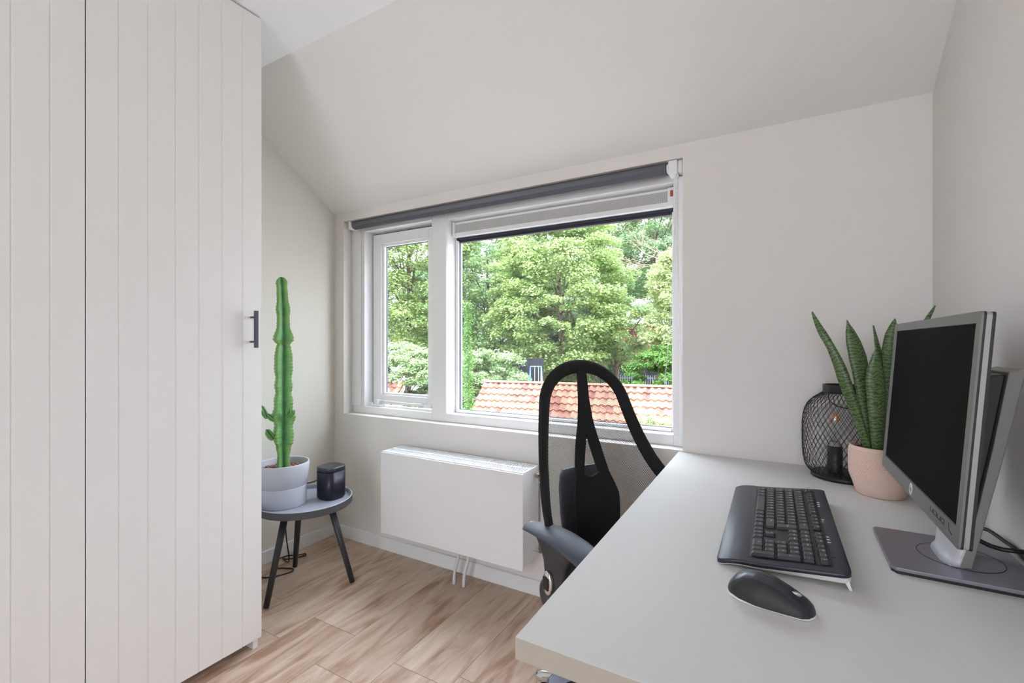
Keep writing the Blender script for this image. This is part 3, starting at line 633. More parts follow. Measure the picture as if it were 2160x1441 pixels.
# ------------------------------------------------------------------ office chair (local axes: F forward, Lr to the right seen from the front)
F = Vector((.8731, -.4876, 0)).normalized(); Lr = Vector((.4876, .8731, 0)).normalized(); CC = Vector((-.375, 1.428, 0))
def CW(a, b, z): return CC + F * a + Lr * b + Vector((0, 0, z))
t = thing('office_chair', 'black office chair with a tall net backrest tucked under the desk', 'office chair', CC)
hw_t = [(.44, .262), (.50, .284), (.60, .298), (.70, .293), (.78, .262), (.85, .2405), (.92, .222), (1.0, .2018), (1.05, .180), (1.09, .145), (1.12, .100), (1.132, .065), (1.1395, .0)]
def back_a(b, z):
    lean = .0507 * (z - .704) / .434
    lum = .018 * math.exp(-((z - .66) / .12) ** 2)
    return -.22 - lean + (1.2526 - 2.88 * (z - .8)) * b * b + lum
def BK(b, z, off=0): return CW(back_a(b, z) + off, b, z)
FW = .024
right = [(interp(hw_t, z) - FW, z) for z in [.48 + .03 * i for i in range(18)]] + [(.172, 1.018), (.157, 1.045), (.135, 1.070), (.106, 1.091), (.072, 1.1065), (.036, 1.115), (.0, 1.1175)]
loop = right + [(-b, z) for b, z in right[::-1][1:]]
# flat padded frame section swept along the outline
def sweep(m, pts2, wid, thick, n=14, closed=False):
    R = []; K = len(pts2)
    for i, (b, z) in enumerate(pts2):
        p = BK(b, z); q = BK(*pts2[min(i + 1, K - 1)]); o = BK(*pts2[max(i - 1, 0)]); tn = (q - o).normalized()
        nrm = F.copy(); nrm = (BK(b + .01, z) - BK(b - .01, z)).cross(BK(b, z + .01) - BK(b, z - .01)).normalized()
        side = tn.cross(nrm).normalized()
        R.append([p + side * wid * cos(2 * pi * j / n) + nrm * thick * sin(2 * pi * j / n) for j in range(n)])
    m.rings(R)
sm = [(v.x, v.y) for v in smooth_path([(b, z, 0) for b, z in loop], 2)]
m = MB(); sweep(m, sm, FW, .011)
m.build('backrest_frame', M_fabric, t)
m = MB(); nz_, nb = 60, 24; vs = []; fs = []; uvs = []
edge_t = [(z, b) for b, z in right]
for i in range(nz_ + 1):
    z = .485 + (1.117 - .485) * i / nz_; h = max(.004, interp(edge_t, z))
    for j in range(nb + 1):
        b = -h + 2 * h * j / nb; vs.append(BK(b, z)); uvs.append((b, z))
for i in range(nz_):
    for j in range(nb):
        a = i * (nb + 1) + j; fs.append((a, a + 1, a + nb + 2, a + nb + 1))
m.add(vs, fs, True, 0, uvs); m.build('net_panel', M_net, t)
# inverted-Y centre spine and lumbar pad in front of the net
sp_t = [(.48, .075), (.528, .09), (.592, .097), (.675, .099), (.71, .088), (.748, .074), (.80, .064), (.851, .052), (.90, .038), (.934, .031), (1.0, .023), (1.107, .019)]
def hole(z):
    if z < .746 or z > .872: return 0
    return .033 * (.872 - z) / .126 + .002
m = MB(); zs = [.485 + .012 * i for i in range(53)]
def strip(m, z, z2, b0, b1, c0, c1):
    q = [(b0, z), (b1, z), (c1, z2), (c0, z2)]
    A = [BK(b, zz, .006) for b, zz in q]; B = [BK(b, zz, .014) for b, zz in q]
    m.add(A + B, [(0, 1, 2, 3), (4, 7, 6, 5), (0, 4, 5, 1), (1, 5, 6, 2), (2, 6, 7, 3), (3, 7, 4, 0)])
for z, z2 in zip(zs, zs[1:]):
    h, h2 = interp(sp_t, z), interp(sp_t, z2); g, g2 = hole(z), hole(z2)
    if g == 0 and g2 == 0:
        for k in range(6): strip(m, z, z2, -h + 2 * h * k / 6, -h + 2 * h * (k + 1) / 6, -h2 + 2 * h2 * k / 6, -h2 + 2 * h2 * (k + 1) / 6)
    else:
        strip(m, z, z2, -h, -g, -h2, -g2); strip(m, z, z2, g, h, g2, h2)
m.build('spine', M_fabric, t)
m = MB(); R = []
for z, h in ((.50, .075), (.55, .10), (.62, .112), (.70, .108), (.74, .092), (.758, .075)):
    R.append([BK(-h + 2 * h * k / 8, z, -.050) for k in range(9)] + [BK(h - 2 * h * k / 8, z, -.062) for k in range(9)])
m.rings(R); m.build('lumbar_support', mat('grey_lumbar', (92, 92, 102), 0.6, noise=0.05), t)
MB().prism([(-.05, .34), (.05, .34), (.045, .60), (-.045, .60)], 0, 1, 'y', X=lambda v: CW(-.300 + .02 * v.y, v.x, v.z)).box(-.285, -.10, -.045, .045, .34, .37, X=lambda v: CW(v.x, v.y, v.z)).build('back_support', M_armp, t, bevel=.006)
# seat
m = MB(); R = []
for k in range(9):
    f = k / 8; zz = .435 + .075 * f; s_ = 1 - .10 * abs(2 * f - 1) ** 3
    R.append([CW(.03 + (.24 * s_) * (abs(cos(a)) ** .6) * (1 if cos(a) > 0 else -1), (.262 * s_) * (abs(sin(a)) ** .6) * (1 if sin(a) > 0 else -1), zz) for a in [2 * pi * j / 48 for j in range(48)]])
m.rings(R); m.build('seat', M_fabric, t)
MB().box(-.12, .14, -.11, .11, .36, .432, X=lambda v: CW(*v)).build('tilt_mechanism', M_armp, t, bevel=.01)
MB().tube([CW(0, 0, .14), CW(0, 0, .37)], .026, 20).build('gas_lift', M_blackm, t)
# armrests: curved rubber pad on a tapering post
def armrest(sgn):
    b0 = .285 * sgn
    m = MB(); R = []; prof = [(-.197, .632, .010), (-.188, .638, .020), (-.165, .647, .031), (-.13, .656, .040), (-.08, .662, .046), (-.02, .664, .048), (.04, .661, .047), (.09, .652, .045), (.125, .640, .040), (.142, .628, .030)]
    for a, z, h in prof:
        ring = []
        for j in range(16):
            th = 2 * pi * j / 16; cx = cos(th); sx = sin(th)
            ring.append(CW(a + .02, b0 + 1.08 * h * (abs(cx) ** .7) * (1 if cx > 0 else -1), z + .0085 * sx - .008 * cx * cx))
        R.append(ring)
    m.rings(R); pad = m.build('arm_pad', M_arm, t)
    m = MB(); R = []
    for z, a0, a1, w_ in ((.655, -.165, .080, .014), (.635, -.140, .060, .015), (.61, -.108, .035, .017), (.58, -.085, .015, .018), (.54, -.075, .008, .019), (.48, -.068, .008, .019), (.43, -.064, .006, .019), (.40, -.062, .004, .018)):
        ring = []
        for j in range(16):
            th = 2 * pi * j / 16; ring.append(CW((a0 + a1) / 2 + .01 + (a1 - a0) / 2 * (abs(cos(th)) ** .6) * (1 if cos(th) > 0 else -1), b0 + w_ * (abs(sin(th)) ** .6) * (1 if sin(th) > 0 else -1), z))
        R.append(ring)
    m.rings(R); post = m.build('arm_post', M_armp, t)
    MB().box(-.06, .0, min(b0, .10 * sgn), max(b0, .10 * sgn), .385, .412, X=lambda v: CW(*v)).build('arm_bracket', M_armp, t, bevel=.006)
    m = MB(); m.tube([CW(-.052, b0 - .006, .470), CW(-.052, b0 - .002, .470), CW(-.052, b0 + .035, .470), CW(-.052, b0 + .04, .470)], [.040, .052, .052, .044], 28); m.build('arm_hub', M_armp, t)
    m = MB(); bb = b0 + (-.0195) * (1 if sgn > 0 else 1)
    R = []
    for db, k in ((0, 1.0), (-.010, 1.0), (-.013, .7)):
        R.append([CW(-.030 + .021 * k * cos(2 * pi * j / 24), b0 - .018 + db, .527 + .033 * k * sin(2 * pi * j / 24)) for j in range(24)])
    m.rings(R); kn = m.build('adjuster', M_chrome, post)
    MB().box(-.042, -.018, b0 - .034, b0 - .031, .510, .544, X=lambda v: CW(*v)).build('adjuster_button', M_blackm, kn, bevel=.001)
armrest(-1); armrest(1)
# seat height lever: a rod with a pointed paddle, sticking out towards the desk corner
MB().tube([CW(.07, -.10, .395), CW(.07, -.22, .37), CW(.07, -.31, .336)], .006, 10).build('lever_rod', M_blackm, t)
lp = [(.050, -.285), (.090, -.285), (.098, -.315), (.097, -.345), (.088, -.368), (.073, -.388), (.057, -.374), (.046, -.350), (.043, -.318)]
MB().prism(lp, .322, .336, 'z', X=lambda v: CW(v.x, v.y, v.z)).build('lever_paddle', M_armp, t, bevel=.002)
MB().prism([(.07 + (a - .07) * .86, -.335 + (b + .335) * .86) for a, b in lp], .3362, .3375, 'z', X=lambda v: CW(v.x, v.y, v.z)).build('lever_reflection', mat('grey_gloss_reflection', (168, 174, 192), 0.15, 0.0, noise=0.02), t)  # pale plate on the paddle: its colour carries the bright reflection
# five-star base, first leg pointing to the radiator side
MB().lathe([(0.001, .085), (.045, .085), (.048, .09), (.045, .145), (.03, .155), (.001, .155)], (CC.x, CC.y), 24).build('base_hub', M_chrome, t)
for k in range(5):
    a = radians(187.6 + 72 * k); d = Vector((cos(a), sin(a), 0)); e = Vector((-sin(a), cos(a), 0))
    m = MB(); m.tube([CC + d * .03 + Vector((0, 0, .125)), CC + d * .15 + Vector((0, 0, .108)), CC + d * .295 + Vector((0, 0, .088)), CC + d * .318 + Vector((0, 0, .084)), CC + d * .325 + Vector((0, 0, .083))], [.023, .022, .0215, .018, .008], 20)
    lg = m.build('base_leg', M_chrome, t)
    c = CC + d * .292 + Vector((0, 0, .03)); cd = Vector((.55, -.83, 0)).normalized(); cs = Vector((-cd.y, cd.x, 0))
    m = MB()
    for s_ in (-1, 1):
        m.tube([c + cd * .02 + cs * (s_ * .010), c + cd * .02 + cs * (s_ * .024)], .0295, 24)
    m.build('caster', M_blackm, t)

# ------------------------------------------------------------------ keyboard
KX0, KX1, KY0, KY1 = -.100, .120, .998, 1.542
t = thing('keyboard', 'black full-size keyboard lying lengthwise on the desk', 'keyboard', (.01, 1.27, DZ))
def ktop(x): # height of the upper surface
    f = (x - KX0) / (KX1 - KX0)
    return DZ + interp([(0, .010), (.04, .0130), (.10, .0165), (.18, .0188), (.25, .0195), (.30, .0196), (.36, .0203), (1, .034)], f)
def kbot(x): return DZ + .001 + .016 * (x - KX0) / (KX1 - KX0)
# deck: cross-sections from the wrist rest to the rear edge
mt = MB()
xs = [KX0 + .016 * (1 - cos(pi / 2 * i / 9)) for i in range(9)] + [KX0 + .016 + (KX1 - KX0 - .032) * i / 36 for i in range(37)] + [KX1 - .016 * (1 - cos(pi / 2 * i / 9)) for i in range(8, -1, -1)]
def ylim(x, r=.016):
    dx = max(KX0 + r - x, 0, x - (KX1 - r)); return r - math.sqrt(max(0, r * r - dx * dx))
secs = []
for x in xs:
    e = ylim(x); zt = ktop(x); zb = zt - .0085; pts = []
    y0, y1 = KY0 + e, KY1 - e
    for y, z in ((y0, zb), (y0, zt - .003), (y0 + .0012, zt - .0008), (y0 + .003, zt), ((y0 + y1) / 2, zt), (y1 - .003, zt), (y1 - .0012, zt - .0008), (y1, zt - .003), (y1, zb)):
        pts.append((x, y, z))
    secs.append(pts)
secs = [[(p[0], p[1], min(p[2], secs[0][0][2] + .0005)) for p in secs[0]]] + secs[1:-1] + [[(p[0], p[1], secs[-1][0][2] if p[2] < 9 else p[2]) for p in secs[-1]]]
mt.rings(secs, smooth=True)
deck = mt.build('deck', M_kb, t)
sb = MB(); secs = []
for x in xs[1:-1]:
    e = ylim(x) + .001; zt = ktop(x) - .0085; zb = zt - (.003 + .009 * (x - KX0) / (KX1 - KX0)); y0, y1 = KY0 + e, KY1 - e; k_ = .006
    secs.append([(x, y0, zt + .001), (x, y0 + .001, zt - .002), (x, y0 + k_, zb), (x, y1 - k_, zb), (x, y1 - .001, zt - .002), (x, y1, zt + .001)])
sb.rings(secs, smooth=False); sb.build('underside', M_wgrey, t)
for y in (KY0 + .010, KY1 - .030):
    MB().prism([(.108, ktop(.108) - .016), (.116, ktop(.116) - .015), (.121, DZ + .0), (.1165, DZ + .0)], y, y + .014, 'y').build('folding_foot', M_wgrey, t, bevel=.001)
MB().box(KX0 + .01, KX0 + .02, KY0 + .05, KY1 - .05, DZ, DZ + .0035).build('front_foot', M_blackm, t)
U = .0217; Kx = -.0405; Ky = 1.512
def key_world(u0, u1, r0, r1):
    return Kx + r0 * U + .0010, Kx + r1 * U - .0010, Ky - u1 * U + .0010, Ky - u0 * U - .0010
MB().box(Kx - .003, Kx + 6 * U + .004 - .0035, Ky - 22.55 * U - .002, Ky + .003, 0, 1,).v
# recessed key well (dark tray)
wl = MB(); zf = lambda x: ktop(x) + .0004
wl.add([(Kx - .003, Ky + .003, zf(Kx - .003)), (Kx + 6.15 * U, Ky + .003, zf(Kx + 6.15 * U)), (Kx + 6.15 * U, Ky - 22.6 * U, zf(Kx + 6.15 * U)), (Kx - .003, Ky - 22.6 * U, zf(Kx - .003))], [(0, 1, 2, 3)])
ed = 6.15 * U + Kx
wl.box(ed, ed + .0015, Ky - 22.7 * U, Ky + .004, zf(ed) - .001, zf(ed) + .0012)
wl.build('key_well', mat('key_well_black', (12, 12, 14), 0.5, noise=0.05), t)
KEYS = []
def row(r, u, items, h=1, rh=None):
    for it in items:
        w_, lab = it if isinstance(it, tuple) else (1, it)
        if lab is not None: KEYS.append((u, u + w_, r, r + h, lab))
        u += w_
row(0, 0, [(1.5, 'Ctrl'), (1.25, 'Fn'), (1.25, 'Alt'), (6, ''), (1.25, 'Alt'), (1.25, 'Fn'), (1.25, '='), (1.25, 'Ctrl')])
row(1, 0, [(2.25, 'Shift')] + list('ZXCVBNM,./') + [(2.75, 'Shift')])
row(2, 0, [(1.75, 'Caps')] + list("ASDFGHJKL;'") + ['#'])
row(3, 0, [(1.75, 'Tab')] + list('QWERTYUIOP[') + [']'])
row(2, 13.75, [(1.25, 'Enter')], h=2)
row(4, 0, list('`1234567890-=') + [(2, 'Back')])
row(0, 15.25, ['<', 'v', '>']); row(1, 16.25, ['^'])
row(3, 15.25, ['Del', 'End', 'PgDn']); row(4, 15.25, ['Ins', 'Home', 'PgUp'])
row(0, 18.5, [(2, '0'), '.']); row(1, 18.5, ['1', '2', '3']); row(2, 18.5, ['4', '5', '6']); row(3, 18.5, ['7', '8', '9']); row(4, 18.5, ['Num', '/', '*', '-'])
row(0, 21.5, ['Ent'], h=2); row(2, 21.5, ['+'], h=2)
F5 = 5.22
def frow(u, labs, w_=1): 
    for l in labs: KEYS.append((u, u + w_, F5, F5 + .80, l)); u += w_
frow(0, ['Esc']); frow(1.5, ['F1', 'F2', 'F3', 'F4'], .95); frow(5.7, ['F5', 'F6', 'F7', 'F8'], .95); frow(9.9, ['F9', 'F10', 'F11', 'F12'], 1.1)
frow(15.25, ['Prt', 'Scr', 'Brk']); frow(18.5, ['=', '#', '*', '('])
def key_geo(m, k):
    u0, u1, r0, r1, lab = k; x0, x1, y0, y1 = key_world(u0, u1, r0, r1)
    R = []
    for ins, h in ((0, .0006), (0, .0030), (.0006, .0040), (.0022, .0068), (.0030, .0072)):
        ring = []
        a0, a1, b0, b1 = x0 + ins * 1.1, x1 - ins * .7, y0 + ins, y1 - ins; r = .0018
        for cx, cyy, an in ((a1 - r, b1 - r, 0), (a0 + r, b1 - r, 90), (a0 + r, b0 + r, 180), (a1 - r, b0 + r, 270)):
            for j in range(3):
                a = radians(an + 45 * j); px = cx + r * cos(a); ring.append((px, cyy + r * sin(a), ktop(px) + h))
        R.append(ring)
    m.rings(R, smooth=False)
    if lab:
        cx, cyy = (x0 + x1) / 2 + .002, (y0 + y1) / 2; sz = .0075 if len(lab) == 1 else .0042
        if (u1 - u0) > 1.9 and len(lab) > 1: cyy = cyy + (u1 - u0) * U * .2
        # text reads from the -X side: right = -Y, up = +X
        vs, fs = text_mesh(lab, sz, lambda v: Vector((cx + v.y, cyy - v.x, ktop(cx + v.y) + .0073 + v.z)), ext=.00005)
        m.add(vs, fs, m=1)
order = sorted(KEYS, key=lambda k: (k[2] > 5, -k[1]) if k[1] < 6 else (False, -k[1]))
for k in order[:100]:
    m = MB(); key_geo(m, k); m.build('key', [M_key, M_mark], t)
m = MB()
for k in order[100:]: key_geo(m, k)
q = m.build('keys', [M_key, M_mark], t); q['kind'] = 'stuff'
m = MB(); zt = lambda x: ktop(x) + .0002
for yy in (1.413, 1.398, 1.382, 1.172, 1.157, 1.141):
    m.sphere((.098, yy, zt(.098)), .0034, 10, 6, sc=(1.0, .55, .35))
m.build('media_buttons', M_mark, t)
m = MB(); vs, fs = text_mesh('logi', .009, lambda v: Vector((.0965 + v.y, 1.268 - v.x, zt(.0965 + v.y) + .0003 + v.z)), ext=.00005); m.add(vs, fs)
m.sphere((.098, 1.283, zt(.098)), .0035, 10, 6, sc=(1, 1, .15)); m.build('logo', M_mark, t)
MB().sphere((.098, 1.068, zt(.098)), .0036, 12, 6, sc=(1, 1, .3)).build('power_button', M_black, t)

# ------------------------------------------------------------------ mouse
mc = Vector((-.006, .898, DZ)); hd = radians(-13)
mx_ = Vector((cos(hd), sin(hd), 0)); my_ = Vector((-sin(hd), cos(hd), 0))
t = thing('computer_mouse', 'black cordless mouse with a white rim in front of the keyboard', 'mouse', mc)
def MW(a, b, z): return mc + mx_ * a + my_ * b + Vector((0, 0, z))
mw_t = [(-.066, .004), (-.063, .018), (-.056, .028), (-.04, .036), (-.015, .0385), (.01, .035), (.035, .031), (.052, .028), (.060, .021), (.0645, .010), (.066, .003)]
mh_t = [(-.066, .008), (-.062, .020), (-.052, .033), (-.038, .0405), (-.018, .044), (.005, .041), (.03, .032), (.05, .0215), (.061, .0135), (.066, .006)]
def mouse_shell(z_lo, z_hi_fun, grow=0, steps=44, half=None):
    R = []
    for i in range(steps + 1):
        a = -.066 + .132 * (.5 - .5 * cos(pi * i / steps)); w_ = interp(mw_t, a) + grow; h = z_hi_fun(a); ring = []
        for j in range(25):
            th = pi * j / 24; c = cos(th); s_ = sin(th)
            waist = 1 - .06 * s_
            ring.append(MW(a, w_ * waist * (abs(c) ** .8) * (1 if c > 0 else -1), z_lo(a) + max(.0005, h - z_lo(a)) * (s_ ** .75)))
        R.append(ring)
    return R
zl = lambda a: .0042 + .004 * max(0, -a / .066)
R = mouse_shell(zl, lambda a: interp(mh_t, a))
MB().rings(R, closed=True).build('shell', M_mouse, t)
# matt thumb / side grip set slightly proud of the shell, both sides
for (j0, j1) in ((0, 9), (15, 24)):
    G = []
    for i in range(6, 42):
        r0 = R[i]; ctr = MW(-.066 + .132 * (.5 - .5 * cos(pi * i / 44)), 0, .015); lim = interp([(6, .55), (14, .9), (26, .9), (36, .55), (42, .3)], i)
        ring = []
        for j in range(10):
            f = j / 9; jj = (f * 9 * lim) if j0 == 0 else (24 - f * 9 * lim)
            a_, b_ = int(jj), min(24, int(jj) + 1); p = r0[a_].lerp(r0[b_], jj - a_); ring.append(p + (p - ctr).normalized() * .0004)
        G.append(ring)
    MB().rings(G, closed=False, cap=False).build('side_grip', M_moused, t)
R2 = []
for i in range(45):
    a = -.066 + .132 * (.5 - .5 * cos(pi * i / 44)); w_ = interp(mw_t, a) + .0003
    R2.append([MW(a * 1.01, -w_ * .9, .0008), MW(a * 1.01, w_ * .9, .0008), MW(a * 1.008, w_, zl(a) + .0002), MW(a * 1.008, -w_, zl(a) + .0002)])
MB().rings(R2, smooth=False).build('base_rim', M_white, t)
MB().sphere(MW(.038, 0, .0275), .009, 20, 12, sc=(1, .25, .45)).build('scroll_wheel', M_silver, t)
m = MB(); m.tube([MW(a, 0, interp(mh_t, a) + .0001) for a in (-.02, -.01, 0, .01, .018)], .0006, 6); m.build('button_seam', M_black, t)
MB().box(-.0625, -.053, -.007, .007, .010, .019, X=lambda v: MW(*v)).build('battery_latch', M_silver, t, bevel=.002)

# ------------------------------------------------------------------ monitor
t = thing('computer_monitor', 'silver framed monitor with a black screen on a leaning stand', 'monitor', (.31, 1.24, DZ))
O = Vector((.2465, 1.245, .881)); Uv = Vector((.027, 0, .370)).normalized(); Hh = .3695; HW = .288
Yv = Vector((0, 1, 0)); Nv = Vector((-Uv.z, 0, Uv.x))          # towards the viewer of the screen (-X)
def MO(y, u, n): return O + Yv * y + Uv * u + Nv * n
def rrect(hw, u0, u1, r, n, k=5):
    o = []
    for cy_, cu, a0 in ((hw - r, u1 - r, 0), (-hw + r, u1 - r, 90), (-hw + r, u0 + r, 180), (hw - r, u0 + r, 270)):
        for j in range(k + 1):
            a = radians(a0 + 90 * j / k); o.append(MO(cy_ + r * cos(a), cu + r * sin(a), n))
    return o
def slab(name, m_, n0, n1, g=0, r=.006, par=None):
    return MB().rings([rrect(HW - g, g, Hh - g, r, n1), rrect(HW - g, g, Hh - g, r, n0)], smooth=False).build(name, m_, par or t)
# bezel: frame ring around the opening
SB, ST, SS = .030, Hh - .018, HW - .019
m = MB(); outer = rrect(HW, 0, Hh, .006, 0); inner = rrect(SS, SB, ST, .0008, 0); inb = rrect(SS - .001, SB + .001, ST - .001, .0008, -.003); outb = rrect(HW, 0, Hh, .006, -.003)
n_ = len(outer); m.add(outer + inner + inb + outb, [f for i in range(n_) for f in ((i, (i + 1) % n_, n_ + (i + 1) % n_, n_ + i), (n_ + i, n_ + (i + 1) % n_, 2 * n_ + (i + 1) % n_, 2 * n_ + i), (i, 3 * n_ + i, 3 * n_ + (i + 1) % n_, (i + 1) % n_))])
bez = m.build('bezel', M_bezel, t)
MB().box(-SS, SS, SB, ST, -.005, -.0025, X=lambda v: MO(v.x, v.y, v.z)).build('screen', M_screen, t)
slab('edge_gasket', M_blackm, -.0060, -.0030, 0)
slab('silver_edge', M_silver, -.0125, -.0060, .0008)
slab('back_shell', M_blackm, -.0165, -.0125, .0004)
MB().rings([rrect(.20, .04, .30, .02, -.0165), rrect(.17, .06, .28, .02, -.036)], smooth=False).build('rear_housing', M_blackm, t)
def YZ(v): return MO(v.x, v.y, v.z)
R = [[MO(.012 * cos(2 * pi * j / 28), .016 + .0095 * sin(2 * pi * j / 28) * 1.25, n) for j in range(28)] for n in (-.0005, .0004)]
lg = MB().rings(R, smooth=False).build('logo_disc', M_mark, bez)
# the screen faces -X: its right-hand side is -Y
m = MB(); vs, fs = text_mesh('hp', .016, lambda v: MO(-v.x - v.y * .0, .0165 + v.y, .0007 + v.z), ext=.0001); m.add(vs, fs); m.build('logo_letters', M_bezel, bez)
m = MB()
for k, yy in enumerate((-.145, -.166, -.187, -.208)):
    a = .0075; P_ = [(yy + a, .018 + .004), (yy + a, .018 - .003), (yy - a, .018 - .003), (yy - a, .018 + .004)]
    if k % 2: P_ = P_ + [P_[0]]
    m.tube([MO(p, q_, .0002) for p, q_ in P_], .0006, 4)
m.tube([MO(-.236, .026, .0002), MO(-.242, .015, .0002), MO(-.256, .012, .0002)], .0007, 4)
m.build('control_buttons', M_markd, bez)
# stand base, slightly twisted slab with bright top and dark underside
bp = [(.200, 1.348), (.1955, 1.14), (.203, 1.128), (.406, 1.126), (.418, 1.134), (.4185, 1.35), (.412, 1.357), (.206, 1.357)]
MB().prism(bp, DZ + .0055, DZ + .0125, 'z').build('stand_base', M_base, t, bevel=.0012)
MB().prism([(x * .98 + .006, y * .985 + .0186) for x, y in bp], DZ, DZ + .0055, 'z').build('base_pad', M_blackm, t)
sbc = (.322, 1.243)
m = MB(); m.lathe([(.0655, DZ + .0125), (.0655, DZ + .0132), (.0640, DZ + .0132), (.0640, DZ + .0125)], sbc, 64); m.build('swivel_ring', M_blackm, t)
MB().lathe([(.0001, DZ + .0129), (.0640, DZ + .0129)], sbc, 64).build('swivel_disc', M_base, t)
zb = DZ + .0129
# leaning column: outer shell
MB().prism([(.306, zb), (.3245, zb), (.366, .98), (.397, 1.150), (.395, 1.1535), (.374, 1.1475), (.352, 1.0), (.330, .87)], 1.1835, 1.3035, 'y').build('stand_column', mat('column_grey', (128, 125, 122), 0.45, 0.2, noise=0.02), t, bevel=.003)
MB().prism([(.2995, .880), (.329, .868), (.352, 1.0), (.3735, 1.143), (.352, 1.14), (.335, 1.02)], 1.192, 1.295, 'y').build('height_slider', M_blackm, t, bevel=.003)
m = MB(); secs = []
for z, x in ((zb, .289), (.782, .2965), (.80, .301), (.83, .303), (.87, .303), (.885, .304)):
    secs.append([(x + (.004 if z < .8 else 0), 1.1838, z), (x - .004, 1.21, z), (x - .005, 1.243, z), (x - .004, 1.276, z), (x + (.004 if z < .8 else 0), 1.3032, z), (x + .024, 1.3032, z), (x + .024, 1.1838, z)])
m.rings(secs, smooth=True); m.build('column_front', mat('column_silver', (205, 206, 210), 0.4, 0.2, noise=0.02), t)
MB().box(.285, .352, 1.205, 1.283, 1.02, 1.08).build('tilt_hinge', M_blackm, t, bevel=.004)
m = MB(); m.tube(smooth_path([(.365, 1.50, .772), (.40, 1.475, .772), (.421, 1.449, .775), (.427, 1.42, .775), (.433, 1.392, .772), (.4385, 1.36, .770), (.4395, 1.30, .766), (.4395, 1.1, .764), (.4395, .9, .764)], 8), .0042, 10)
tag(m.build('monitor_cable', M_cable), 'black cable running on the desk along the foot of the right wall', 'cable')
m = MB(); m.tube(smooth_path([(.352, 1.32, .84), (.362, 1.315, .80), (.378, 1.305, .788), (.398, 1.295, .785), (.418, 1.29, .787), (.434, 1.27, .793), (.4395, 1.20, .80), (.4395, 1.0, .79), (.4395, .8, .764)], 8), .0045, 10)
tag(m.build('monitor_cable', M_cable), 'black cable drooping from behind the monitor stand, crossing the cable on the desk', 'cable')

# ------------------------------------------------------------------ wire lantern
lc = (.195, 1.849)
t = thing('wire_lantern', 'black wire-mesh lantern lamp with a clear bulb on the desk by the window', 'lamp', (lc[0], lc[1], DZ))
prof = [(.772, .086), (.785, .098), (.80, .105), (.83, .1105), (.88, .1125), (.94, .1120), (.975, .107), (1.0, .097), (1.018, .082), (1.030, .066), (1.040, .053)]
spz = [.772 + (1.040 - .772) * i / 60 for i in range(61)]
cr = [(v.x, v.y) for v in smooth_path([(z, r, 0) for z, r in prof], 8)]
def CR(z): return interp(cr, z)
m = MB(); NW = 44
for s_ in (-1, 1):
    for k in range(NW):
        pts = []
        for z in spz:
            f = (z - .772) / .268
            a = 2 * pi * k / NW + s_ * (1.35 * f)
            r = CR(z) + s_ * .0004; pts.append((lc[0] + r * cos(a), lc[1] + r * sin(a), z))
        m.tube(pts, .00075, 4, cap=False)
m.build('wire_cage', M_blackm, t)
m = MB(); m.lathe([(.0001, DZ), (.086, DZ), (.0885, DZ + .003), (.0885, DZ + .011), (.0875, DZ + .013), (.0001, DZ + .013)], lc, 56); m.build('base_plate', M_blackm, t, weld=True)
m = MB(); m.lathe([(.0535, 1.037), (.0545, 1.039), (.0545, 1.062), (.0535, 1.0645), (.049, 1.0645), (.0475, 1.0615), (.0475, 1.038), (.0535, 1.037)], lc, 56); m.build('collar', M_blackm, t, weld=True)
pts = []
for k in range(25):
    a = radians(226 + 88 * k / 24); z = 1.037 - .038 * sin(pi * k / 24); pts.append((lc[0] + (CR(z) + .003) * cos(a), lc[1] + (CR(z) + .003) * sin(a), z))
MB().tube(pts, .0017, 8).build('handle', M_blackm, t)
sk = (lc[0] - .020, lc[1] + .002)
MB().lathe([(.0001, DZ + .013), (.021, DZ + .013), (.0215, DZ + .018), (.021, .86), (.0195, .861), (.0001, .861)], sk, 28).build('lamp_socket', M_blackm, t)
MB().lathe([(.0197, .862), (.0197, .866), (.018, .867)], sk, 28).lathe([(.0150, .863), (.0140, .875)], sk, 28).build('bulb_cap', M_silver, t)
MB().lathe([(.0145, .868), (.016, .885), (.030, .902), (.044, .922), (.050, .948), (.0475, .972), (.036, .99), (.018, .999), (.0005, 1.001)], sk, 36).build('bulb', M_bulb, t, weld=True)
m = MB()
for s_ in (-1, 1):
    p0 = Vector((sk[0], sk[1], .972)); p1 = Vector((sk[0] + s_ * .013 * .869, lc[1] + s_ * .013 * .495, .944)); m.tube([p0, p1], .0019, 8)
    p1 = Vector((sk[0] + s_ * .010 * .869, sk[1] + s_ * .01 * .495 + .012, .938)); m.tube([p0, p1], .0017, 8)
m.build('filament', M_amber, t)
MB().tube([(sk[0], sk[1], .87), (sk[0], sk[1], .935)], .0012, 6).build('filament_stem', M_silver, t)

# ------------------------------------------------------------------ snake plant in a pink pot
pk = (.269, 1.70)
t = thing('potted_snake_plant', 'banded green snake plant in a textured pink pot behind the monitor', 'potted plant', (pk[0], pk[1], DZ))
def dimple(a, z):
    if z < .8145 or z > .8935: return 0
    k = int((z - .8145) / .0060); return .0019 * (cos(a * 62 + (pi if k % 2 else 0)) * .5 + .5) * abs(sin((z - .8145) / .0060 * pi))
prof = [(.0001, DZ + .0005), (.056, DZ + .0005), (.058, DZ + .003), (.0645, .785), (.0735, .812)]
prof += [(interp([(.812, .0735), (.85, .0752), (.88, .0748), (.898, .0728)], .8145 + .0012 * i), .8145 + .0012 * i) for i in range(67)]
prof += [(.0732, .897), (.0730, .900), (.0705, .901), (.0692, .898), (.0692, .885)]
m = MB(); m.lathe(prof, pk, 434, rf=dimple); m.build('pot', M_ppot, t, weld=False)
MB().lathe([(.0001, .892), (.04, .894), (.0695, .889)], pk, 40).build('soil', M_soil, t, weld=True)
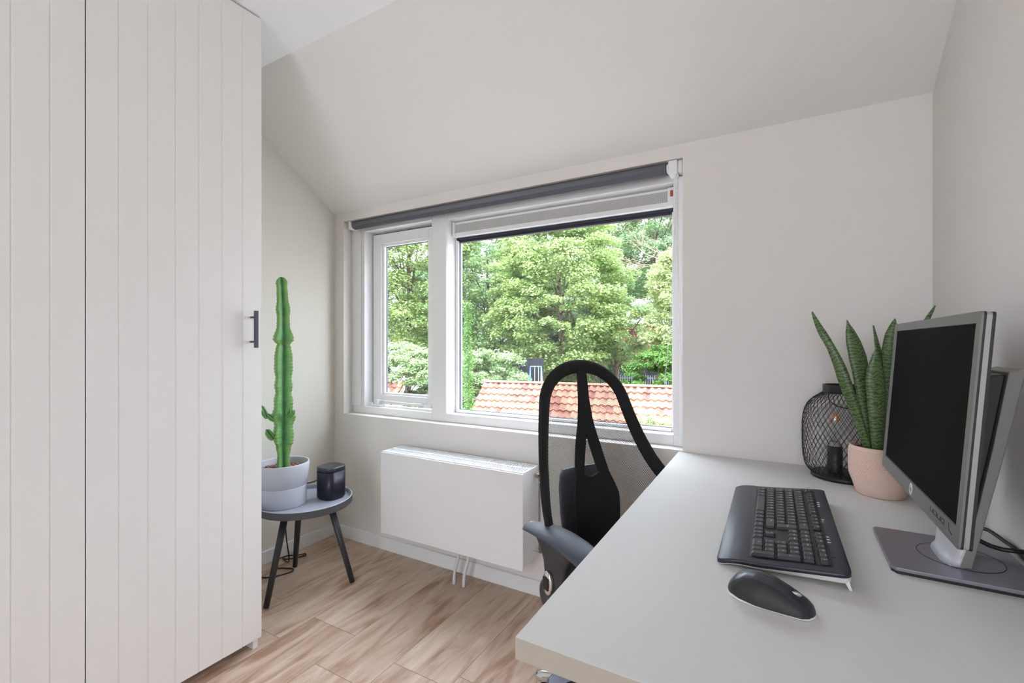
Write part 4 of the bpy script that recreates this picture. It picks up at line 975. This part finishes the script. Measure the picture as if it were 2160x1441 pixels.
def leaf(pts, wid, ang, curl=.25, twist=0, mats=None, thick=.0016):
    P = smooth_path(pts, 7); K = len(P); R = []; uvs = []; L_ = 0
    for i, p in enumerate(P):
        if i: L_ += (P[i] - P[i - 1]).length
        f = i / (K - 1); w_ = interp(wid, f); a = radians(ang + twist * f); side = Vector((cos(a), sin(a), 0))
        tn = (P[min(i + 1, K - 1)] - P[max(0, i - 1)]).normalized(); side = (side - tn * side.dot(tn)).normalized(); nrm = tn.cross(side)
        ring = []
        for j in range(9):
            q_ = j / 4 - 1; ring.append(p + side * w_ * q_ + nrm * (curl * w_ * (q_ * q_ - .5)) + nrm * .0012); uvs.append((q_, L_))
        for j in range(9):
            q_ = 1 - j / 4; ring.append(p + side * w_ * q_ + nrm * (curl * w_ * (q_ * q_ - .5)) - nrm * thick * (1 - q_ * q_)); uvs.append((q_, L_))
        R.append(ring)
    m = MB(); m.rings(R, uvs=uvs); return m.build('leaf', mats or M_snake, t)
W1 = [(0, .010), (.15, .016), (.4, .020), (.6, .019), (.75, .012), (.88, .007), (.96, .003), (1, .0006)]
leaf([(0.243, 1.69, 0.885), (0.219, 1.685, 0.981), (0.198, 1.68, 1.05), (0.176, 1.68, 1.128), (0.150, 1.68, 1.192), (0.122, 1.69, 1.25), (0.102, 1.70, 1.298)], [(0, .010), (.2, .0145), (.45, .0185), (.58, .015), (.66, .0125), (.78, .0125), (.88, .008), (.96, .003), (1, .0006)], 20, 1.1, 40)
leaf([(0.255, 1.725, 0.885), (0.246, 1.73, 0.978), (0.238, 1.73, 1.049), (0.229, 1.73, 1.12), (0.218, 1.73, 1.178), (0.205, 1.73, 1.228), (0.194, 1.73, 1.272)], [(0, .012), (.2, .019), (.4, .024), (.6, .026), (.75, .0215), (.86, .014), (.93, .005), (1, .0006)], 25, .3, 0)
leaf([(0.275, 1.735, 0.885), (0.288, 1.74, 1.023), (0.286, 1.74, 1.093), (0.279, 1.74, 1.15), (0.268, 1.74, 1.206), (0.259, 1.74, 1.255)], [(0, .010), (.3, .017), (.6, .018), (.8, .012), (1, .0006)], 40, .4, 30)
leaf([(0.280, 1.715, 0.885), (0.296, 1.72, 1.026), (0.300, 1.72, 1.109), (0.298, 1.72, 1.178), (0.300, 1.72, 1.227), (0.307, 1.72, 1.273)], [(0, .011), (.3, .019), (.6, .022), (.8, .016), (.92, .007), (1, .0006)], 25, .4, -20)
leaf([(0.285, 1.73, 0.885), (0.312, 1.74, 1.024), (0.339, 1.74, 1.137), (0.371, 1.74, 1.233), (0.400, 1.74, 1.308)], [(0, .010), (.3, .016), (.6, .018), (.82, .012), (.95, .004), (1, .0006)], 35, .4, 10)
leaf([(0.263, 1.675, 0.885), (0.260, 1.67, 0.961), (0.259, 1.67, 1.029), (0.256, 1.67, 1.097), (0.2545, 1.67, 1.138), (0.256, 1.67, 1.184)], [(0, .015), (.15, .019), (.4, .0255), (.6, .0265), (.75, .0215), (.9, .010), (1, .0008)], 25, .35, 0)
leaf([(0.282, 1.69, 0.885), (0.297, 1.69, 0.95), (0.310, 1.69, 1.01), (0.318, 1.69, 1.06)], [(0, .010), (.4, .016), (.8, .010), (1, .0006)], 30, .4, 0)

# ------------------------------------------------------------------ outside
struct(tag(MB().box(-60, 40, 3.0, 90, -3.05, -2.85).build('ground', M_bounce), 'garden ground far below the window, made pale grey to bounce light indoors', 'ground'))

# garage with a clay pan-tile roof
RA = Vector((-8.75, 13.43, -.144)); rd = Vector((6.03, 1.07, 0)).normalized(); dn = Vector((rd.y, -rd.x, 0)).normalized()   # dn points back to the house
t = thing('garage', 'low garage with an orange clay tiled roof beyond the window', 'garage', (-4.6, 13.0, -2.85))
TW, TL, NC, NR = .205, .30, 48, 12; pit = radians(38)
def roof(t, A, rd, dn, NC, NR, pit, mat_, lift=.0, xo=0):
    m = MB(); vs = []; fs = []; uvs = []; SUB = 8
    for r in range(NR):
        for e_ in (0, 1):
            s_ = (r + e_) * TL
            for c in range(NC * SUB + 1):
                x = c / SUB * TW; ph = (c % SUB) / SUB
                h = .030 * sin(2 * pi * ph) + (.050 * e_) + .004
                p = A + rd * x + dn * (s_ * cos(pit)) - Vector((0, 0, s_ * sin(pit))) + (dn * sin(pit) + Vector((0, 0, cos(pit)))) * h
                vs.append(p); uvs.append((c / SUB + .001, r + .5))
    n = NC * SUB + 1
    for r in range(NR):
        for c in range(n - 1):
            a = (2 * r) * n + c; fs.append((a, a + 1, a + n + 1, a + n))
            if r < NR - 1:
                a = (2 * r + 1) * n + c; fs.append((a, a + 1, a + n + 1, a + n))
    m.add(vs, fs, True, 0, uvs); o = m.build('tiled_roof', mat_, t)
    es = o.modifiers.new('edge', 'EDGE_SPLIT'); es.split_angle = radians(45)
    return o
roof(t, RA, rd, dn, NC, NR, pit, M_tile)
m = MB(); back = []
s_ = 1.1
for x in (0, NC * TW):
    back.append((RA + rd * x + Vector((0, 0, .01)), RA + rd * x - dn * (s_ * cos(pit)) - Vector((0, 0, s_ * sin(pit)))))
m.add([back[0][0], back[1][0], back[1][1], back[0][1]], [(0, 1, 2, 3)]); m.build('rear_slope', M_tile, t)
for k in range(34):
    x0 = .0 + k * .292; m = MB(); R = []
    for x, rr in ((x0, .088), (x0 + .27, .082), (x0 + .305, .092)):
        R.append([RA + rd * x + dn * (rr * cos(pi * j / 10)) + Vector((0, 0, rr * .75 * sin(pi * j / 10) + .012)) for j in range(11)])
    m.rings(R, closed=False, cap=False); m.build('ridge_tile', M_tile, t)
e0 = RA - Vector((0, 0, NR * TL * sin(pit) + .02)); L_ = NC * TW; hw_ = NR * TL * cos(pit) - .2
m = MB()
c_ = [RA + rd * .15 + dn * hw_, RA + rd * (L_ - .15) + dn * hw_, RA + rd * (L_ - .15) - dn * (s_ * cos(pit) - .2), RA + rd * .15 - dn * (s_ * cos(pit) - .2)]
zt_ = RA.z - hw_ * math.tan(pit) - .03
lo = [Vector((p.x, p.y, -2.85)) for p in c_]; hi = [Vector((p.x, p.y, zt_)) for p in c_]
m.add(lo + hi, [(0, 1, 5, 4), (1, 2, 6, 5), (2, 3, 7, 6), (3, 0, 4, 7)])
for i, j in ((3, 0), (1, 2)):
    ap = RA + rd * (.15 if i == 3 else L_ - .15) - Vector((0, 0, .06)); m.add([hi[i], hi[j], ap], [(0, 1, 2)])
m.build('wall', M_brick, t)
# second small roof at the left edge of the casement view
RB = Vector((-14.9, 13.6, .02)); rb = Vector((.86, .51, 0)).normalized(); db = Vector((rb.y, -rb.x, 0))
t = thing('garden_shed', 'low shed with an orange tiled roof at the foot of the casement pane', 'shed', (-13.4, 13.2, -2.85))
roof(t, Vector((-15.75, 11.7, -.24)), Vector((.97, .25, 0)).normalized(), Vector((.25, -.97, 0)).normalized(), 20, 8, radians(36), M_tile)
A_ = Vector((-15.75, 11.7, -.24)); rdx = Vector((.97, .25, 0)).normalized(); dnx = Vector((.25, -.97, 0)).normalized(); q_ = [A_ + rdx * .1 - dnx * .05, A_ + rdx * 4.0 - dnx * .05, A_ + rdx * 4.0 + dnx * 1.7, A_ + rdx * .1 + dnx * 1.7]
m = MB(); m.add([Vector((p.x, p.y, -2.85)) for p in q_] + [Vector((p.x, p.y, -.37 if i < 2 else -1.70)) for i, p in enumerate(q_)], [(0, 1, 5, 4), (1, 2, 6, 5), (2, 3, 7, 6), (3, 0, 4, 7)]); m.build('wall', M_brick, t)

# house behind the trees
t = thing('neighbouring_house', 'pink tiled roof of a house half hidden behind the right tree', 'house', (-8.0, 33, -2.85))
hr = Vector((.87, .49, 0)).normalized(); hd_ = Vector((.49, -.87, 0))
HA = Vector((-11.4, 31.8, 2.6))
TW_, TL_ = TW, TL
roof(t, HA, hr, hd_, 34, 14, radians(42), M_tile)
q_ = [HA + hd_ * 2.9 + hr * .1, HA + hd_ * 2.9 + hr * 6.8, HA - hd_ * 2.9 + hr * 6.8, HA - hd_ * 2.9 + hr * .1]
m = MB(); m.add([Vector((p.x, p.y, -2.85)) for p in q_] + [Vector((p.x, p.y, -.15)) for p in q_] + [HA + hr * .1, HA + hr * 6.8], [(0, 1, 5, 4), (1, 2, 6, 5), (2, 3, 7, 6), (3, 0, 4, 7), (4, 7, 8), (5, 6, 9), (7, 6, 9, 8)])
m.build('wall', M_dark, t)
# slatted fence
t = thing('slatted_fence', 'grey vertical slat fence between the tiled roof and the trees', 'fence', (-6.9, 25.9, -2.85))
fa = Vector((-9.6, 24.4, 0)); fd = Vector((.87, .49, 0)).normalized()
m = MB()
for k in range(44):
    p = fa + fd * (k * .13); m.box(0, 1, 0, 1, 0, 1, X=lambda v: p + fd * (v.x * .055) + Vector((-fd.y, fd.x, 0)) * (v.y * .03) + Vector((0, 0, -2.85 + v.z * 2.25)))
m.build('slats', M_fence, t)
m = MB(); m.box(0, 1, 0, 1, 0, 1, X=lambda v: fa + fd * (v.x * 5.7) + Vector((-fd.y, fd.x, 0)) * (.03 + v.y * .04) + Vector((0, 0, -.80 + v.z * .08)))
m.box(0, 1, 0, 1, 0, 1, X=lambda v: fa + fd * (v.x * 5.7) + Vector((-fd.y, fd.x, 0)) * (.03 + v.y * .04) + Vector((0, 0, -2.3 + v.z * .08))); m.build('rail', M_fence, t)
# dark boarded shed
t = thing('boarded_shed', 'dark boarded shed behind the swing set', 'shed', (-8.8, 17.8, -2.85))
m = MB(); s0 = Vector((-9.55, 16.75, -2.85)); sd = Vector((.87, .49, 0)); sn = Vector((-.49, .87, 0))
for k in range(9):
    m.box(0, 1, 0, 1, 0, 1, X=lambda v: s0 + sd * (k * .15 + v.x * .14) + sn * (v.y * .04) + Vector((0, 0, v.z * 3.42)))
m.build('boards', M_dark, t)
MB().box(0, 1, 0, 1, 0, 1, X=lambda v: s0 + sd * (v.x * 1.34) + sn * (.05 + v.y * 1.5) + Vector((0, 0, v.z * 3.38))).build('shed_body', M_dark, t)
# swing set
t = thing('swing_set', 'blue and pale green metal swing frame in the garden', 'swing', (-7.6, 15.6, -2.85))
a0 = Vector((-7.95, 15.35, .33)); a1 = Vector((-7.62, 15.60, .33))
for q1, dx, mt_ in ((a0, -.75, M_blue), (a0, .05, M_blue), (a1, -.05, M_cyan), (a1, .75, M_cyan)):
    MB().tube([q1, Vector((q1.x + dx * .6, q1.y - dx * .6, -2.85))], .022, 8).build('leg', mt_, t)
MB().tube([a0, a1], .022, 8).build('crossbar', M_cyan, t)
MB().tube([a0.lerp(a1, .4), a0.lerp(a1, .4) - Vector((0, 0, 1.5))], .008, 5).tube([a0.lerp(a1, .75), a0.lerp(a1, .75) - Vector((0, 0, 1.5))], .008, 5).build('chain', M_silver, t)
MB().box(0, 1, 0, 1, 0, 1, X=lambda v: a0.lerp(a1, .38 + .4 * v.x) + Vector((0, .2 * v.y, -1.5 - .03 * v.z))).build('seat', M_red, t)

# ---- foliage
def leaves(name, mat_, parent, pads, per, size, rs, flat=.35, droop=.25, quad=True):
    size = size * .68; per = int(per * 2.0)
    """pads: list of (centre, radius); each pad is a drooping spray of leaves"""
    vs = []; fs = []
    for c, R0 in pads:
        for _ in range(per):
            a = rs.uniform(0, 2 * pi); r = R0 * math.sqrt(rs.random())
            x, y = r * cos(a), r * sin(a); z = rs.gauss(0, flat * R0 * .5) - droop * (r / R0) ** 2 * R0
            p = (c[0] + x, c[1] + y, c[2] + z)
            s_ = size * rs.uniform(.6, 1.3)
            # leaf blade: broad side roughly facing outwards and up
            nx, ny, nz = rs.gauss(x / R0 * .5, .45), rs.gauss(y / R0 * .5, .45), abs(rs.gauss(.75, .35)) + .1
            l = math.sqrt(nx * nx + ny * ny + nz * nz); nx /= l; ny /= l; nz /= l
            ta = rs.uniform(0, 2 * pi); tx, ty, tz = cos(ta), sin(ta), 0
            d = tx * nx + ty * ny; tx -= d * nx; ty -= d * ny; tz -= d * nz
            l = math.sqrt(tx * tx + ty * ty + tz * tz); tx /= l; ty /= l; tz /= l
            bx, by, bz = ny * tz - nz * ty, nz * tx - nx * tz, nx * ty - ny * tx
            o = len(vs)
            for u_, v_ in ((-.9, 0), (0, .55), (1.1, 0), (0, -.55)):
                vs.append((p[0] + s_ * (u_ * tx + v_ * bx), p[1] + s_ * (u_ * ty + v_ * by), p[2] + s_ * (u_ * tz + v_ * bz) - (abs(u_) * .18 * s_)))
            fs.append((o, o + 1, o + 2, o + 3))
    off = Vector((0, 0, 0)); q = parent
    while q is not None: off = off + q.location; q = q.parent
    me = bpy.data.meshes.new(name); me.from_pydata([(v[0] - off.x, v[1] - off.y, v[2] - off.z) for v in vs], [], fs); me.materials.append(mat_); me.update()
    o = bpy.data.objects.new(name, me); COL.objects.link(o); o.parent = parent; return o
def tree(name, label, cat, base, crown, mat_, npads, per, size, seed, padr=.6, trunk_r=.22, holes=0, tmat=None, group=None):
    rs = random.Random(seed); cx, cyy, cz, rx, ry, rz = crown
    t = thing(name, label, cat, (base[0], base[1], -2.85), group)
    pads = []
    for k in range(npads):
        u_ = rs.uniform(-1, 1); a = rs.uniform(0, 2 * pi); q_ = math.sqrt(1 - u_ * u_); s_ = rs.uniform(.55, 1.02) ** .6
        if rs.random() < holes and u_ > -.2: continue
        pads.append(((cx + rx * q_ * cos(a) * s_, cyy + ry * q_ * sin(a) * s_, cz + rz * u_ * s_), padr * rs.uniform(.6, 1.3)))
    leaves('foliage', mat_, t, pads, per, size, rs)
    m = MB(); tp = Vector((cx, cyy, cz + rz * .3)); b = Vector((base[0], base[1], -2.9))
    m.tube([b, b.lerp(tp, .5) + Vector((.1, 0, 0)), tp], [trunk_r, trunk_r * .7, trunk_r * .25], 10); m.build('trunk', tmat or M_bark, t)
    m = MB()
    for k in range(16):
        p, r = pads[int(rs.random() * len(pads))]; s0_ = b.lerp(tp, rs.uniform(.45, .95)); mid = s0_.lerp(Vector(p), .5) + Vector((0, 0, .2 * rz * rs.random()))
        m.tube([s0_, mid, Vector(p)], [trunk_r * .28, trunk_r * .16, .015], 6)
    m.build('branches', tmat or M_bark, t)
    return t
tree('lime_tree', 'large yellow-green lime tree filling the middle of the wide pane', 'tree', (-9.0, 20.5), (-9.0, 20.4, 3.6, 3.3, 2.8, 4.3), M_lime, 350, 150, .105, 1, .62, .20)
tree('lime_tree', 'light green broadleaf tree seen through the narrow casement pane', 'tree', (-17.2, 18.8), (-17.2, 18.8, 5.2, 3.6, 3.2, 4.8), M_lime, 340, 150, .115, 2, .66, .18)
tree('broadleaf_tree', 'pale grey-green tree left of the large lime tree', 'tree', (-14.6, 22.6), (-14.4, 22.4, 4.4, 4.2, 3.2, 5.4), M_mid, 340, 150, .115, 3, .68, .13)
dark_tree = tree('broadleaf_tree', 'dark green open-crowned tree at the upper right with sky showing through', 'tree', (-6.0, 29.0), (-6.4, 29.0, 7.6, 4.6, 3.4, 4.6), M_deep, 230, 130, .13, 4, .8, .22, .25)
tree('broadleaf_tree', 'tall green tree rising behind the others at the top right', 'tree', (-10.0, 34), (-9.6, 34, 9.2, 4.6, 2.6, 5.2), M_mid, 260, 130, .14, 14, .85, .22, .1)
tree('broadleaf_tree', 'pale yellow-green tree at the right edge of the pane', 'tree', (-3.4, 20.6), (-3.5, 20.6, 2.5, 1.35, 1.3, 2.9), M_pale, 150, 150, .10, 5, .48, .16)
tree('broadleaf_tree', 'low mid-green tree hanging over the distant pink roof', 'tree', (-7.0, 22.8), (-7.0, 22.8, 2.0, 2.2, 1.6, 1.9), M_mid, 90, 130, .10, 6, .5, .16, .1)
tree('shrub', 'bright green leafy shrub behind the right end of the tiled roof', 'shrub', (-4.2, 19.2), (-4.2, 19.2, -.7, 1.25, 1.1, 1.9), M_bright, 110, 150, .085, 7, .36, .08)
tree('broadleaf_tree', 'dark green tree in the gap behind the lime trees', 'tree', (-22, 29), (-20, 30, 3.0, 9.5, 2.5, 6.0), M_deep, 420, 150, .16, 8, 1.0, .3)
tree('broadleaf_tree', 'dark tree low behind the large lime tree', 'tree', (-11.5, 27), (-11.5, 27, .6, 3.6, 2.2, 3.4), M_deep, 200, 150, .13, 9, .8, .2)
def elder(label, base, crown, npads, seed, fl):
    t = tree('elder_bush', label, 'shrub', base, crown, M_elder, npads, 150, .075, seed, .36, .07); rs = random.Random(seed + 50)
    cx, cyy, cz, rx, ry, rz = crown; m = MB()
    for k in range(fl):
        a = radians(rs.uniform(200, 340)); u_ = rs.uniform(.1, .95); q_ = math.sqrt(1 - u_ * u_)
        c = (cx + rx * q_ * cos(a) * 1.07, cyy + ry * q_ * sin(a) * 1.07, cz + rz * u_ * 1.07)
        for _ in range(9): m.sphere((c[0] + rs.gauss(0, .05), c[1] + rs.gauss(0, .05), c[2] + rs.gauss(0, .012)), .03, 6, 4, sc=(1, 1, .5))
    m.build('flower_heads', M_flower, t)
elder('white-flowering elder bush left of the tiled roof in the wide pane', (-10.5, 16.0), (-10.5, 16.0, -.70, 2.3, 1.1, 1.75), 190, 20, 26)
elder('white-flowering elder bush seen through the narrow casement pane', (-12.6, 13.6), (-12.4, 13.6, -.35, 2.0, 1.0, 1.6), 170, 21, 14)
# leafy strip added to stand in for a green reflection in the glass
t = thing('green_reflection_strip', 'slim vivid green leafy strip standing in for a reflection at the left of the wide pane', 'reflection_strip', (-6.93, 9.86, -2.85))
MB().tube([(-6.93, 9.86, -2.85), (-6.95, 9.86, 2.15)], .012, 8).build('reflection_strip', M_bark, t)
rs = random.Random(33); leaves('strip_leaves', M_bright, t, [((-6.93 + rs.gauss(0, .03) + (-.02 if z > 1 else 0), 9.86 + rs.gauss(0, .03), z), interp([(-2.8, .30), (-1, .19), (.5, .13), (2.2, .08)], z)) for z in [-2.8 + .1 * i for i in range(51)]], 60, .042, rs, flat=1.2)
# weed sprigs growing before the right part of the roof
t = thing('climbing_plant', 'loose leafy climbing plant in front of the right end of the tiled roof', 'plant', (-2.0, 9.2, -2.85))
rs = random.Random(44); m = MB(); pads = []
for k in range(13):
    x = -2.40 + .052 * k; top_ = -.46 + rs.uniform(.1, .66) * (1 - abs(k - 7) / 9); pp = [(x, 9.2 + rs.gauss(0, .05), -2.85), (x + rs.gauss(0, .05), 9.2, -1.4), (x + rs.gauss(0, .10), 9.2, top_)]
    m.tube(pp, .005, 5)
    for j in range(16): pads.append(((interp([(0, pp[1][0]), (1, pp[2][0])], j / 15) + rs.gauss(0, .03), 9.2 + rs.gauss(0, .05), -1.4 + (top_ + 1.4) * j / 15), .08))
m.build('stems', M_bark, t); leaves('foliage', M_mid, t, pads, 12, .040, rs, flat=1.0)
# bare twigs in the upper right tree
rs = random.Random(5); m = MB()
def twig(p, d, l, r, dep):
    q = p + d * l; mid = p.lerp(q, .5) + Vector((rs.gauss(0, .06), rs.gauss(0, .06), rs.gauss(0, .06))) * l; m.tube([p, mid, q], [r, r * .8, r * .6], 5)
    if dep:
        for _ in range(3 if dep > 1 else 2):
            nd = (d + Vector((rs.gauss(0, .6), rs.gauss(0, .3), rs.gauss(0, .5)))).normalized(); twig(p.lerp(q, rs.uniform(.5, 1)), nd, l * rs.uniform(.55, .85), r * .62, dep - 1)
twig(Vector((-4.6, 24.5, 4.6)), Vector((-.35, 0, .9)).normalized(), 1.5, .035, 4); twig(Vector((-4.9, 24.5, 5.4)), Vector((-.8, 0, .4)).normalized(), 1.2, .028, 4)
m.build('bare_branch', M_twig, dark_tree)['label'] = 'pale bare branch with twigs'
